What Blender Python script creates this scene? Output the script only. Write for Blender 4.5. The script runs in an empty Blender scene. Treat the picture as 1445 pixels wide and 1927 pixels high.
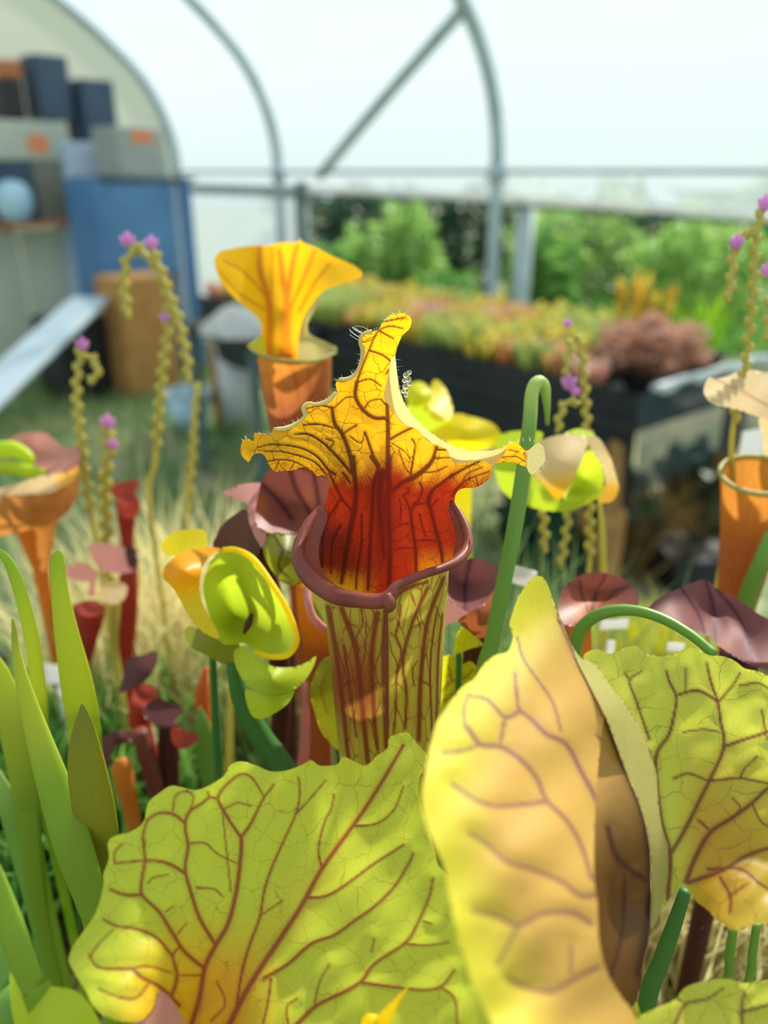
import bpy, math, random
import numpy as np
from mathutils import Vector, Matrix
random.seed(7); rng = np.random.default_rng(7)
scene = bpy.context.scene
col = scene.collection

# ------------------------------------------------------------------ camera, sky, sun, exposure
F, CX, CY = 1500.0, 722.5, 963.5          # focal length and centre in photo pixels (1445 x 1927)
PITCH = math.radians(23.0)
CAM = np.array([0.0, 0.0, 1.35])
FWD = np.array([0.0, math.cos(PITCH), -math.sin(PITCH)])
UP = np.array([0.0, math.sin(PITCH), math.cos(PITCH)])
RIGHT = np.array([1.0, 0.0, 0.0])
cam_data = bpy.data.cameras.new('camera'); cam = bpy.data.objects.new('camera', cam_data)
col.objects.link(cam); scene.camera = cam
cam.location = CAM; cam.rotation_euler = (math.pi / 2 - PITCH, 0, 0)
cam_data.sensor_fit = 'VERTICAL'; cam_data.sensor_height = 24.0
cam_data.lens = 24.0 * F / 1927.0
cam_data.clip_start = 0.01; cam_data.clip_end = 300
cam_data.dof.use_dof = True; cam_data.dof.focus_distance = 0.252
cam_data.dof.aperture_fstop = cam_data.lens / 4.4
world = bpy.data.worlds.new('hazy_sky'); scene.world = world; world.use_nodes = True
bg = world.node_tree.nodes['Background']
bg.inputs[0].default_value = (0.80, 0.93, 1.0, 1); bg.inputs[1].default_value = 0.85
sun_data = bpy.data.lights.new('sun', 'SUN'); sun = bpy.data.objects.new('sun', sun_data); col.objects.link(sun)
sun_data.energy = 6.5; sun_data.angle = math.radians(2.5); sun_data.color = (1.0, 0.95, 0.84)
to_sun = Vector((0.50, 0.74, 0.72)).normalized()
sun.rotation_euler = to_sun.to_track_quat('Z', 'Y').to_euler(); sun.location = (3, 5, 9)
scene.view_settings.view_transform = 'Standard'; scene.view_settings.look = 'None'
scene.view_settings.gamma = 1.0; scene.view_settings.use_curve_mapping = False
scene.view_settings.exposure = 0.25
scene.cycles.use_denoising = True
scene.cycles.max_bounces = 10; scene.cycles.transparent_max_bounces = 12

# ------------------------------------------------------------------ helpers
def P(x, y, d):
    """photo pixel + distance along the lens axis -> world point"""
    return CAM + FWD * d + RIGHT * ((x - CX) / F * d) + UP * (-(y - CY) / F * d)
def PV(xy, d):
    xy = np.asarray(xy, float); d = np.asarray(d, float)[:, None]
    return CAM + FWD * d + RIGHT * ((xy[:, :1] - CX) / F * d) + UP * (-(xy[:, 1:2] - CY) / F * d)
def proj(w):
    w = np.asarray(w, float) - CAM
    d = w @ FWD
    return np.stack([CX + F * (w @ RIGHT) / d, CY - F * (w @ UP) / d], 1), d
def ray(x, y):
    return FWD + RIGHT * ((x - CX) / F) + UP * (-(y - CY) / F)
def at_z(x, y, z):
    r = ray(x, y); return CAM + r * ((z - CAM[2]) / r[2])
def at_plane(x, y, p0, n):
    r = ray(x, y); return CAM + r * (np.dot(np.asarray(p0) - CAM, n) / np.dot(r, n))
def lin(h):
    if isinstance(h, str):
        h = h.lstrip('#'); h = [int(h[i:i + 2], 16) / 255 for i in (0, 2, 4)]
    return tuple((c / 12.92 if c <= 0.04045 else ((c + 0.055) / 1.055) ** 2.4) for c in h) + (1.0,)
def cr(pts, n=6, closed=False):
    """Catmull-Rom through points of any dimension"""
    p = np.asarray(pts, float)
    if len(p) < 3 and not closed:
        t = np.linspace(0, 1, n + 1)[:, None]; return p[0] * (1 - t) + p[-1] * t
    q = np.vstack([p[-1:], p, p[:2]]) if closed else np.vstack([2 * p[:1] - p[1:2], p, 2 * p[-1:] - p[-2:-1]])
    segs = len(p) if closed else len(p) - 1
    out = []
    t = np.linspace(0, 1, n, endpoint=False)[:, None]
    for i in range(segs):
        a, b, c, d = q[i], q[i + 1], q[i + 2], q[i + 3]
        out.append(0.5 * ((2 * b) + (c - a) * t + (2 * a - 5 * b + 4 * c - d) * t ** 2 + (3 * b - a - 3 * c + d) * t ** 3))
    out = np.vstack(out)
    return out if closed else np.vstack([out, p[-1:]])
def tps(pts):
    p = np.asarray(pts, float); xy = p[:, :2] / 100; v = p[:, 2]; n = len(p)
    if n < 3:
        m = v.mean(); return lambda q: np.full(len(q), m)
    def K(r2): return np.where(r2 > 1e-12, r2 * np.log(r2 + 1e-12) * 0.5, 0)
    A = np.zeros((n + 3, n + 3))
    A[:n, :n] = K(((xy[:, None] - xy[None]) ** 2).sum(2)) + np.eye(n) * 0.02
    A[:n, n] = 1; A[:n, n + 1:] = xy; A[n:, :n] = A[:n, n:].T
    s = np.linalg.lstsq(A, np.concatenate([v, np.zeros(3)]), rcond=None)[0]
    lo, hi = v.min(), v.max(); pad = 0.12 * (hi - lo) + 1e-4
    def f(q):
        q = np.asarray(q, float) / 100
        r = K(((q[:, None] - xy[None]) ** 2).sum(2)) @ s[:n] + s[n] + q @ s[n + 1:]
        return np.clip(r, lo - pad, hi + pad)
    return f
def inside(q, poly):
    x, y = q[:, 0], q[:, 1]; res = np.zeros(len(q), bool)
    a = poly; b = np.roll(poly, -1, 0)
    for (x0, y0), (x1, y1) in zip(a, b):
        if y0 == y1: continue
        c = ((y0 > y) != (y1 > y)) & (x < (x1 - x0) * (y - y0) / (y1 - y0) + x0)
        res ^= c
    return res
def seg_dist(q, a, b):
    """(n,) distance to nearest segment, and nearest point"""
    best = np.full(len(q), 1e9); near = q.copy()
    for p0, p1 in zip(a, b):
        ab = p1 - p0; L = (ab * ab).sum() + 1e-9
        t = np.clip(((q - p0) @ ab) / L, 0, 1)[:, None]
        c = p0 + t * ab; dd = np.sqrt(((q - c) ** 2).sum(1))
        m = dd < best; best[m] = dd[m]; near[m] = c[m]
    return best, near
def vein_field(q, veins, wmin=0.6):
    """1 on a vein, 0 away; veins = [(points, w0, w1)] half widths in photo pixels"""
    out = np.zeros(len(q)); wide = np.zeros(len(q))
    for pts, w0, w1 in veins:
        c = cr(pts, 5)
        lo = c.min(0) - 40; hi = c.max(0) + 40
        idx = np.where((q > lo).all(1) & (q < hi).all(1))[0]
        if len(idx) == 0: continue
        s = q[idx]; best = np.full(len(s), 1e9); w = np.full(len(s), w0)
        for i in range(len(c) - 1):
            ab = c[i + 1] - c[i]; L = (ab * ab).sum() + 1e-9
            t = np.clip(((s - c[i]) @ ab) / L, 0, 1)
            dd = np.sqrt(((s - (c[i] + t[:, None] * ab)) ** 2).sum(1))
            m = dd < best; best[m] = dd[m]; w[m] = (w0 + (w1 - w0) * (i + t) / (len(c) - 1))[m]
        w = np.maximum(w * 1.08, wmin); v = np.clip(1.55 - best / w * 0.85, 0, 1); v = np.maximum(v * v * (3 - 2 * v), .34 * np.exp(-(best / (2.6 * w)) ** 2))
        out[idx] = np.maximum(out[idx], v)
        wide[idx] = np.maximum(wide[idx], np.exp(-(best / 19.0) ** 2))
    return out, wide
def new_mesh(name, verts, faces, mat=None, parent=None, uv=None, attrs=None, smooth=True):
    me = bpy.data.meshes.new(name)
    me.from_pydata([tuple(map(float, v)) for v in verts], [], [tuple(map(int, f)) for f in faces])
    if smooth: me.polygons.foreach_set('use_smooth', [True] * len(me.polygons))
    if uv is not None:
        lay = me.uv_layers.new(name='UVMap')
        li = np.zeros(len(me.loops), int); me.loops.foreach_get('vertex_index', li)
        lay.data.foreach_set('uv', np.asarray(uv, float)[li].ravel())
    for k, a in (attrs or {}).items():
        at = me.attributes.new(k, 'FLOAT', 'POINT'); at.data.foreach_set('value', np.asarray(a, np.float32))
    me.update()
    if mat: me.materials.append(mat)
    return link(name, me, parent)
def link(name, me, parent=None):
    o = bpy.data.objects.new(name, me); col.objects.link(o)
    if parent is not None: attach(o, parent)
    return o
def attach(o, parent):
    o.parent = parent
    M = Matrix.Translation(-parent_loc(parent)); o.matrix_parent_inverse = M
def parent_loc(p):
    v = Vector(p.location)
    if p.parent is not None and p.type == 'EMPTY': v += parent_loc(p.parent)
    if p.type != 'EMPTY' and p.parent is not None: v = Vector(p.location)
    return v
def tag(o, label, cat, group=None, kind=None):
    o['label'] = label; o['category'] = cat
    if group: o['group'] = group
    if kind: o['kind'] = kind
    return o
def thing(name, label, cat, loc, group=None):
    o = bpy.data.objects.new(name, None); col.objects.link(o); o.location = [float(c) for c in loc]
    o.empty_display_size = 0.02
    return tag(o, label, cat, group)
def struct(o, label=None):
    o['kind'] = 'structure'
    if label: o['label'] = label
    return o

def sheet(name, outline, dpts, mat, root, res=5.0, veins=(), tone=None, puff=0.0, relief=0.0, ripple=0.0, rf=0.05, smooth=5, seed=0, shade=None):
    """a leaf blade: outline and depth points in photo pixels -> dense curved grid in the world"""
    poly = cr(outline, smooth, True) if smooth > 1 else np.asarray(outline, float)
    lo = poly.min(0) - res; hi = poly.max(0) + res
    nx = int((hi[0] - lo[0]) / res) + 2; ny = int((hi[1] - lo[1]) / res) + 2
    gx, gy = np.meshgrid(lo[0] + np.arange(nx) * res, lo[1] + np.arange(ny) * res)
    q = np.stack([gx.ravel(), gy.ravel()], 1)
    ins = inside(q, poly)
    g = np.arange(nx * ny).reshape(ny, nx)
    quads = np.stack([g[:-1, :-1].ravel(), g[:-1, 1:].ravel(), g[1:, 1:].ravel(), g[1:, :-1].ravel()], 1)
    keep = ins[quads].any(1); quads = quads[keep]
    used = np.unique(quads); remap = np.full(nx * ny, -1); remap[used] = np.arange(len(used))
    q = q[used]; ins = ins[used]; quads = remap[quads]
    a = poly; b = np.roll(poly, -1, 0)
    edge_d = np.full(len(q), 1e9)
    cand = np.where(~ins)[0]
    dd, near = seg_dist(q[cand], a, b); q[cand] = near
    # inner vertices next to the border
    nb = np.unique(quads[(~ins[quads]).any(1)]); nb = nb[ins[nb]]
    dd, near = seg_dist(q[nb], a, b); m = dd < 0.35 * res; q[nb[m]] = near[m]
    d = tps(dpts)(q)
    attrs = {}
    v = np.zeros(len(q)); wide = v
    if veins: v, wide = vein_field(q, veins, .42 * res)
    if shade: v = np.maximum(v, np.clip(shade(q[:, 0], q[:, 1]), 0, 1))
    attrs['vein'] = v
    attrs['tone'] = np.clip(tone(q[:, 0], q[:, 1]), 0, 1) if tone else np.zeros(len(q))
    d = d - relief * v - puff * (1 - wide)
    if ripple:
        d = d + ripple * (np.sin(q[:, 0] * rf + seed) * np.cos(q[:, 1] * rf * 0.8 + 1.3 * seed) + 0.5 * np.sin((q[:, 0] + q[:, 1]) * rf * 1.7 + seed))
    return new_mesh(name, PV(q, d), quads, mat, root, uv=q / 100.0, attrs=attrs)
def frames(p):
    p = np.asarray(p, float); t = np.gradient(p, axis=0); t /= np.linalg.norm(t, axis=1)[:, None] + 1e-12
    ref = np.array([0, 1.0, 0]) if abs(t[0] @ np.array([0, 1.0, 0])) < 0.9 else np.array([1.0, 0, 0])
    n = np.zeros_like(p); b = np.zeros_like(p)
    cur = np.cross(t[0], ref); cur /= np.linalg.norm(cur)
    for i in range(len(p)):
        cur = cur - t[i] * (cur @ t[i]); cur /= np.linalg.norm(cur) + 1e-12
        n[i] = cur; b[i] = np.cross(t[i], cur)
    return t, n, b
def sweep(name, path, radii, mat, root=None, seg=12, sub=6, cap=True, flat=1.0, veins=(), tone=None, uvs=(10.0, 40.0), closed=False, shear=None, only_geo=False):
    """tube along a world path, radius per control point (metres)"""
    path = np.asarray(path, float); radii = np.asarray(radii, float)
    full = np.hstack([path, radii[:, None]])
    c = cr(full, sub, closed) if sub > 1 else full
    p, r = c[:, :3], np.maximum(c[:, 3], 1e-5)
    t, n, b = frames(p)
    m = len(p); th = np.arange(seg) / seg * 2 * math.pi
    V = p[:, None] + r[:, None, None] * (np.cos(th)[None, :, None] * n[:, None] + flat * np.sin(th)[None, :, None] * b[:, None])
    if shear:
        k, w = shear   # slant of the last ring towards direction w
        fac = np.clip(1 - np.arange(m) / (m - 1) / 0.35, 0, 1)[:, None, None] ** 2
        dr = (V - p[:, None]) @ np.asarray(w)
        V = V + fac * k * dr[..., None] * t[:, None]
    V = V.reshape(-1, 3)
    faces = []
    for i in range(m if closed else m - 1):
        i2 = (i + 1) % m
        for j in range(seg):
            j2 = (j + 1) % seg
            faces.append((i * seg + j, i * seg + j2, i2 * seg + j2, i2 * seg + j))
    L = np.concatenate([[0], np.cumsum(np.linalg.norm(np.diff(p, axis=0), axis=1))])
    uv = np.stack([np.tile(np.abs(np.linspace(-1, 1, seg, endpoint=False)) * uvs[0], m), np.repeat(L, seg) * uvs[1]], 1)
    if cap and not closed:
        V = np.vstack([V, p[:1], p[-1:]]); uv = np.vstack([uv, [[0, 0]], [[0, 0]]])
        c0, c1 = len(V) - 2, len(V) - 1
        for j in range(seg):
            faces.append((c0, (j + 1) % seg, j)); faces.append((c1, (m - 1) * seg + j, (m - 1) * seg + (j + 1) % seg))
    attrs = {'vein': np.zeros(len(V)), 'tone': np.zeros(len(V))}
    if veins or tone:
        q, _ = proj(V)
        if veins: attrs['vein'] = vein_field(q, veins)[0]
        if tone: attrs['tone'] = np.clip(tone(q[:, 0], q[:, 1]), 0, 1)
    if only_geo: return V, faces, p, r
    return new_mesh(name, V, faces, mat, root, uv=uv, attrs=attrs)
def drop(p, z, lean=(0, 0)):
    """points from p straight down to height z"""
    p = np.asarray(p, float); e = np.array([p[0] + lean[0], p[1] + lean[1], z])
    return [p * 0.6 + e * 0.4, e]
def box(name, p0, ax, ay, az, mat, parent=None, bevel=0.004):
    """box from corner p0 with three edge vectors"""
    p0, ax, ay, az = [np.asarray(v, float) for v in (p0, ax, ay, az)]
    L = [np.linalg.norm(v) for v in (ax, ay, az)]; b = min(bevel, 0.3 * min(L)); U = [v / l for v, l in zip((ax, ay, az), L)]
    if np.dot(np.cross(ax, ay), az) < 0: ax, ay, U, L = ay, ax, [U[1], U[0], U[2]], [L[1], L[0], L[2]]
    vs = []; idx = {}
    for i in (0, 1):
        for j in (0, 1):
            for k in (0, 1):
                for m in range(3):
                    c = p0 + ax * i + ay * j + az * k
                    for q, s in enumerate((i, j, k)):
                        if q != m: c = c + U[q] * (b if s == 0 else -b)
                    idx[(i, j, k, m)] = len(vs); vs.append(c)
    fs = []
    for m in range(3):
        a, c = [q for q in range(3) if q != m]
        for s in (0, 1):
            def key(sa, sc):
                e = [0, 0, 0]; e[m] = s; e[a] = sa; e[c] = sc; return idx[(*e, m)]
            f = [key(0, 0), key(1, 0), key(1, 1), key(0, 1)]
            nrm = np.cross(U[a], U[c]) @ U[m]
            if (nrm > 0) != (s == 1): f.reverse()
            fs.append(f)
    for m in range(3):            # edges along axis m
        a, c = [q for q in range(3) if q != m]
        for sa in (0, 1):
            for sc in (0, 1):
                def key(sm, w):
                    e = [0, 0, 0]; e[m] = sm; e[a] = sa; e[c] = sc; return idx[(*e, w)]
                fs.append([key(0, a), key(1, a), key(1, c), key(0, c)])
    for i in (0, 1):
        for j in (0, 1):
            for k in (0, 1):
                fs.append([idx[(i, j, k, m)] for m in range(3)])
    o = new_mesh(name, vs, fs, mat, parent, smooth=False)
    return o
def bar(name, a, b, r, mat, parent=None, seg=10):
    return sweep(name, [a, b], [r, r], mat, parent, seg=seg, sub=1)

# ------------------------------------------------------------------ materials
def nt(name):
    m = bpy.data.materials.new(name); m.use_nodes = True; t = m.node_tree; t.nodes.clear()
    out = t.nodes.new('ShaderNodeOutputMaterial'); return m, t, out
def N(t, kind, **kw):
    n = t.nodes.new(kind)
    for k, v in kw.items():
        if k.startswith('i_'):
            key = k[2:]; n.inputs[int(key) if key.isdigit() else key].default_value = v
        else: setattr(n, k, v)
    return n
def mixc(t, fac, a, b):
    n = t.nodes.new('ShaderNodeMix'); n.data_type = 'RGBA'
    for s, v in ((n.inputs[0], fac), (n.inputs[6], a), (n.inputs[7], b)):
        if hasattr(v, 'is_output'): t.links.new(v, s)
        else: s.default_value = v
    return n.outputs[2]
def mth(t, op, a, b=0.0, clamp=False):
    n = t.nodes.new('ShaderNodeMath'); n.operation = op; n.use_clamp = clamp
    for s, v in ((n.inputs[0], a), (n.inputs[1], b)):
        if hasattr(v, 'is_output'): t.links.new(v, s)
        else: s.default_value = v
    return n.outputs[0]
def leaf_mat(name, base, tone, vein, retic=0.0, rscale=4.0, rstretch=(1.0, 1.0), rwidth=0.05, mottle=0.25, trans=0.5, rough=0.42, tgain=1.25, spec=0.3, bump=0.15, warp=0.9, speck=0.16):
    m, t, out = nt(name); Lk = t.links.new
    at = N(t, 'ShaderNodeAttribute', attribute_name='tone'); av = N(t, 'ShaderNodeAttribute', attribute_name='vein')
    uv = N(t, 'ShaderNodeUVMap', uv_map='UVMap')
    mp = N(t, 'ShaderNodeMapping'); mp.inputs['Scale'].default_value = (rstretch[0], rstretch[1], 1); Lk(uv.outputs[0], mp.inputs[0])
    nz = N(t, 'ShaderNodeTexNoise', i_Scale=rscale * 1.1, i_Detail=4.0); Lk(mp.outputs[0], nz.inputs['Vector'])
    wv = N(t, 'ShaderNodeVectorMath', operation='MULTIPLY_ADD'); Lk(nz.outputs['Color'], wv.inputs[0])
    wv.inputs[1].default_value = (warp / rscale,) * 3; Lk(mp.outputs[0], wv.inputs[2])
    base = lin(base); tone = lin(tone); vein = lin(vein)
    c = mixc(t, at.outputs['Fac'], base, tone)
    n2 = N(t, 'ShaderNodeTexNoise', i_Scale=rscale * 0.9, i_Detail=5.0, i_Roughness=0.65); Lk(uv.outputs[0], n2.inputs['Vector'])
    f2 = mth(t, 'MULTIPLY_ADD', n2.outputs['Fac'], 2.4); 
    f2.node.inputs[2].default_value = -0.7; f2.node.use_clamp = True
    dark = mixc(t, 0.5, c, vein)
    c = mixc(t, mth(t, 'MULTIPLY', f2, mottle), c, dark)
    if retic > 0:
        vo = N(t, 'ShaderNodeTexVoronoi', feature='DISTANCE_TO_EDGE', voronoi_dimensions='2D', i_Scale=rscale); Lk(wv.outputs[0], vo.inputs['Vector'])
        ln = N(t, 'ShaderNodeMapRange', i_1=0.0, i_2=rwidth, i_3=1.0, i_4=0.0); ln.interpolation_type = 'SMOOTHSTEP'; Lk(vo.outputs['Distance'], ln.inputs[0])
        n3 = N(t, 'ShaderNodeTexNoise', i_Scale=rscale * 0.7, i_Detail=1.0); Lk(uv.outputs[0], n3.inputs['Vector'])
        fade = N(t, 'ShaderNodeMapRange', i_1=0.35, i_2=0.6, i_3=0.25, i_4=1.0); Lk(n3.outputs['Fac'], fade.inputs[0])
        c = mixc(t, mth(t, 'MULTIPLY', mth(t, 'MULTIPLY', ln.outputs[0], retic), fade.outputs[0]), c, vein)
    c = mixc(t, mth(t, 'MULTIPLY', av.outputs['Fac'], 0.92), c, vein)
    n4 = N(t, 'ShaderNodeTexNoise', i_Scale=34.0, i_Detail=3.0, i_Roughness=0.7); Lk(uv.outputs[0], n4.inputs['Vector'])
    sp = N(t, 'ShaderNodeMapRange', i_1=0.3, i_2=0.7, i_3=1.0 - speck, i_4=1.0 + speck); Lk(n4.outputs['Fac'], sp.inputs[0])
    sv = N(t, 'ShaderNodeVectorMath', operation='SCALE'); Lk(c, sv.inputs[0]); Lk(sp.outputs[0], sv.inputs['Scale']); c = sv.outputs[0]
    pr = N(t, 'ShaderNodeBsdfPrincipled', i_Roughness=rough); pr.inputs['Specular IOR Level'].default_value = spec
    Lk(c, pr.inputs['Base Color'])
    bp = N(t, 'ShaderNodeBump', i_Strength=bump, i_Distance=0.0006); Lk(n2.outputs['Fac'], bp.inputs['Height']); Lk(bp.outputs[0], pr.inputs['Normal'])
    tr = N(t, 'ShaderNodeBsdfTranslucent')
    g = mixc(t, 1.0, c, (tgain, tgain, tgain, 1)); g.node.blend_type = 'MULTIPLY'; Lk(g, tr.inputs[0])
    mx = N(t, 'ShaderNodeMixShader', i_0=trans); Lk(pr.outputs[0], mx.inputs[1]); Lk(tr.outputs[0], mx.inputs[2])
    Lk(mx.outputs[0], out.inputs[0]); return m
def solid(name, base, rough=0.6, base2=None, nscale=8.0, metal=0.0, spec=0.4, bump=0.0, trans=0.0):
    m, t, out = nt(name); Lk = t.links.new
    co = N(t, 'ShaderNodeTexCoord'); nz = N(t, 'ShaderNodeTexNoise', i_Scale=nscale, i_Detail=5.0); Lk(co.outputs['Object'], nz.inputs['Vector'])
    mr = N(t, 'ShaderNodeMapRange', i_1=0.35, i_2=0.65); Lk(nz.outputs['Fac'], mr.inputs[0])
    c = mixc(t, mr.outputs[0], lin(base), lin(base2 or base))
    pr = N(t, 'ShaderNodeBsdfPrincipled', i_Roughness=rough, i_Metallic=metal); pr.inputs['Specular IOR Level'].default_value = spec
    Lk(c, pr.inputs['Base Color'])
    if bump:
        bp = N(t, 'ShaderNodeBump', i_Strength=bump, i_Distance=0.01); Lk(nz.outputs['Fac'], bp.inputs['Height']); Lk(bp.outputs[0], pr.inputs['Normal'])
    if trans:
        tr = N(t, 'ShaderNodeBsdfTranslucent'); Lk(c, tr.inputs[0]); mx = N(t, 'ShaderNodeMixShader', i_0=trans)
        Lk(pr.outputs[0], mx.inputs[1]); Lk(tr.outputs[0], mx.inputs[2]); Lk(mx.outputs[0], out.inputs[0])
    else: Lk(pr.outputs[0], out.inputs[0])
    return m
def film_mat(name, colr, clear=0.25, trans=0.75):
    m, t, out = nt(name); Lk = t.links.new
    co = N(t, 'ShaderNodeTexCoord'); nz = N(t, 'ShaderNodeTexNoise', i_Scale=1.2, i_Detail=4.0); Lk(co.outputs['Object'], nz.inputs['Vector'])
    c = mixc(t, nz.outputs['Fac'], lin(colr), tuple(v * 1.04 for v in lin(colr)[:3]) + (1,))
    d = N(t, 'ShaderNodeBsdfDiffuse'); tr = N(t, 'ShaderNodeBsdfTranslucent'); tp = N(t, 'ShaderNodeBsdfTransparent')
    Lk(c, d.inputs[0]); Lk(c, tr.inputs[0])
    a = N(t, 'ShaderNodeMixShader', i_0=trans); Lk(d.outputs[0], a.inputs[1]); Lk(tr.outputs[0], a.inputs[2])
    b = N(t, 'ShaderNodeMixShader', i_0=clear); Lk(a.outputs[0], b.inputs[1]); Lk(tp.outputs[0], b.inputs[2])
    Lk(b.outputs[0], out.inputs[0]); return m
# ------------------------------------------------------------------ setting materials
M = {}
M['film'] = film_mat('tunnel_film', '#a2aeb0', 0.36, 0.85)
M['skirt'] = film_mat('skirt_film', '#a4b0b6', 0.2, 0.75)
M['endfilm'] = film_mat('end_wall_film', '#d6d8c8', 0.0, 0.45)
M['steel'] = solid('galvanised_steel', '#b0c2ca', 0.45, '#9cb0b8', 6, 0.2)
M['steel2'] = solid('pale_galvanised', '#b4c3c4', 0.45, '#9fb0b2', 6, 0.3)
M['darkpost'] = solid('dark_post', '#5f7370', 0.6, '#4d605e')
M['white'] = solid('white_plastic', '#f1f1ee', 0.4, '#e3e6e6', 5, trans=0.5)
M['greyplastic'] = solid('grey_white_plastic', '#dcdfe2', 0.5, '#ccd1d6', 5)
M['black'] = solid('black_liner', '#14181c', 0.55, '#1d242b', 9, spec=0.5)
M['blackpot'] = solid('black_pot', '#1b1d1f', 0.5, '#26292b', 9)
M['clear'] = film_mat('clear_sheet', '#46545a', 0.3, 0.3)
M['shiny'] = solid('pale_sheet_edge', '#c3cdcf', 0.25, '#9fb0b4', 14)
M['wood'] = solid('raw_timber', '#b48a52', 0.7, '#9a7040', 14)
M['card'] = solid('cardboard', '#bd8c52', 0.8, '#aa7a42', 10)
M['panel'] = solid('sage_panel', '#e2e8de', 0.6, '#d8dfd4', 3, trans=0.45)
M['blue'] = solid('blue_cabinet', '#5a8abb', 0.5, '#4a79a8', 3)
M['navy'] = solid('navy_crate', '#44566c', 0.6, '#384a60', 4)
M['olive'] = solid('olive_crate', '#7d8070', 0.7, '#6c7062', 4)
M['paleblue'] = solid('pale_blue_locker', '#bed0e4', 0.5, '#aac0d8', 3)
M['grey'] = solid('grey_crate', '#a6adaa', 0.6, '#989f9c', 4)
M['orange'] = solid('orange_sticker', '#e08a5c', 0.6)
M['terra'] = solid('terracotta', '#c07a50', 0.7, '#a8683f')
M['skyblue'] = solid('light_blue_tub', '#b8dcec', 0.4, '#a0c8dc')
M['board'] = solid('pale_board', '#c3d4de', 0.45, '#b2c6d2', 4)
M['soil'] = solid('potting_soil', '#3a2c1f', 0.95, '#5a4a2c', 30, bump=0.8)
m, t, out = nt('ground_grass'); Lk = t.links.new
co = N(t, 'ShaderNodeTexCoord'); n1 = N(t, 'ShaderNodeTexNoise', i_Scale=1.6, i_Detail=6.0); n2 = N(t, 'ShaderNodeTexNoise', i_Scale=14.0, i_Detail=6.0)
Lk(co.outputs['Object'], n1.inputs['Vector']); Lk(co.outputs['Object'], n2.inputs['Vector'])
r1 = N(t, 'ShaderNodeMapRange', i_1=0.42, i_2=0.6); Lk(n1.outputs['Fac'], r1.inputs[0])
r2 = N(t, 'ShaderNodeMapRange', i_1=0.4, i_2=0.62); Lk(n2.outputs['Fac'], r2.inputs[0])
ca = mixc(t, r2.outputs[0], lin('#4c6a45'), lin('#7f9a68')); cb = mixc(t, r2.outputs[0], lin('#8c8a68'), lin('#b4ac88'))
cc = mixc(t, r1.outputs[0], ca, cb)
pr = N(t, 'ShaderNodeBsdfPrincipled', i_Roughness=0.95); Lk(cc, pr.inputs['Base Color'])
bp = N(t, 'ShaderNodeBump', i_Strength=0.6, i_Distance=0.03); Lk(n2.outputs['Fac'], bp.inputs['Height']); Lk(bp.outputs[0], pr.inputs['Normal'])
Lk(pr.outputs[0], out.inputs[0]); M['ground'] = m
def foliage(name, a, b, trans=0.45):
    m, t, out = nt(name); Lk = t.links.new
    g = N(t, 'ShaderNodeNewGeometry')
    c = mixc(t, g.outputs['Random Per Island'], lin(a), lin(b))
    pr = N(t, 'ShaderNodeBsdfPrincipled', i_Roughness=0.5); Lk(c, pr.inputs['Base Color']); tr = N(t, 'ShaderNodeBsdfTranslucent'); Lk(c, tr.inputs[0])
    mx = N(t, 'ShaderNodeMixShader', i_0=trans); Lk(pr.outputs[0], mx.inputs[1]); Lk(tr.outputs[0], mx.inputs[2]); Lk(mx.outputs[0], out.inputs[0]); return m
M['fol_mid'] = foliage('foliage_mid', '#4f8a3c', '#86b456')
M['fol_light'] = foliage('foliage_light', '#86b85a', '#b8d47c')
M['fol_dark'] = foliage('foliage_dark', '#1e4030', '#33603c', 0.2)
M['fol_grass'] = foliage('grass_blades', '#5f8a4a', '#a5b878')
M['fol_straw'] = foliage('straw_blades', '#d4c988', '#eee4b0', 0.55)
M['fol_dry'] = foliage('dry_grass', '#7d6238', '#a58a52')
M['bark'] = solid('bark', '#5c4a38', 0.9, '#48392b', 20)

# ------------------------------------------------------------------ ground and tunnel shell
floor = new_mesh('floor', [(-25, -6, 0), (25, -6, 0), (25, 40, 0), (-25, 40, 0)], [(0, 1, 2, 3)], M['ground'])
struct(floor, 'green and beige mottled grassy ground')
W3 = np.array([0.614, 4.7]); DW = np.array([-0.72, 0.69]); DW /= np.linalg.norm(DW); NIN = np.array([-DW[1], DW[0]])   # along the side wall / inward
if NIN @ W3 > 0: NIN = -NIN
ZR = 1.36
def prof(s):
    """hoop profile: (inward, height) for angle s in degrees past the straight post"""
    R1, R2 = 0.98, 3.2; a = math.radians(min(s, 50)); u = R1 * (1 - math.cos(a)); h = ZR + R1 * math.sin(a)
    if s > 50:
        b = math.radians(s); a0 = math.radians(50)
        u += R2 * (math.cos(a0) - math.cos(b)); h += R2 * (math.sin(b) - math.sin(a0))
    return u, h
def wp(t, u, z):
    q = W3 + DW * t + NIN * u; return np.array([q[0], q[1], z])
angs = [0, 10, 20, 30, 40, 50, 55, 60, 65, 70]
film_v = []; film_f = []; ts = np.linspace(-3.4, 3.11, 14)
for t_ in ts:
    for a_ in [-1] + angs:
        u, h = prof(a_) if a_ >= 0 else (0, 1.27)
        film_v.append(wp(t_, u - 0.05, h + (0.04 * a_ / 60 if a_ > 0 else 0) - (0.0045 * (t_ - 3.0) ** 2 if a_ < 0 else 0)))
k = len(angs) + 1
for i in range(len(ts) - 1):
    for j in range(k - 1): film_f.append((i * k + j, (i + 1) * k + j, (i + 1) * k + j + 1, i * k + j + 1))
wall_side = new_mesh('wall_right', film_v, film_f, M['film'])
struct(wall_side, 'milky translucent plastic film stretched over the hoops')
roll = sweep('rolled_film_edge', [wp(t_, -0.05, 1.27 - 0.0045 * (t_ - 3.0) ** 2 - 0.005) for t_ in ts], [0.02] * len(ts), M['white'], wall_side, seg=10, sub=2)
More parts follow.
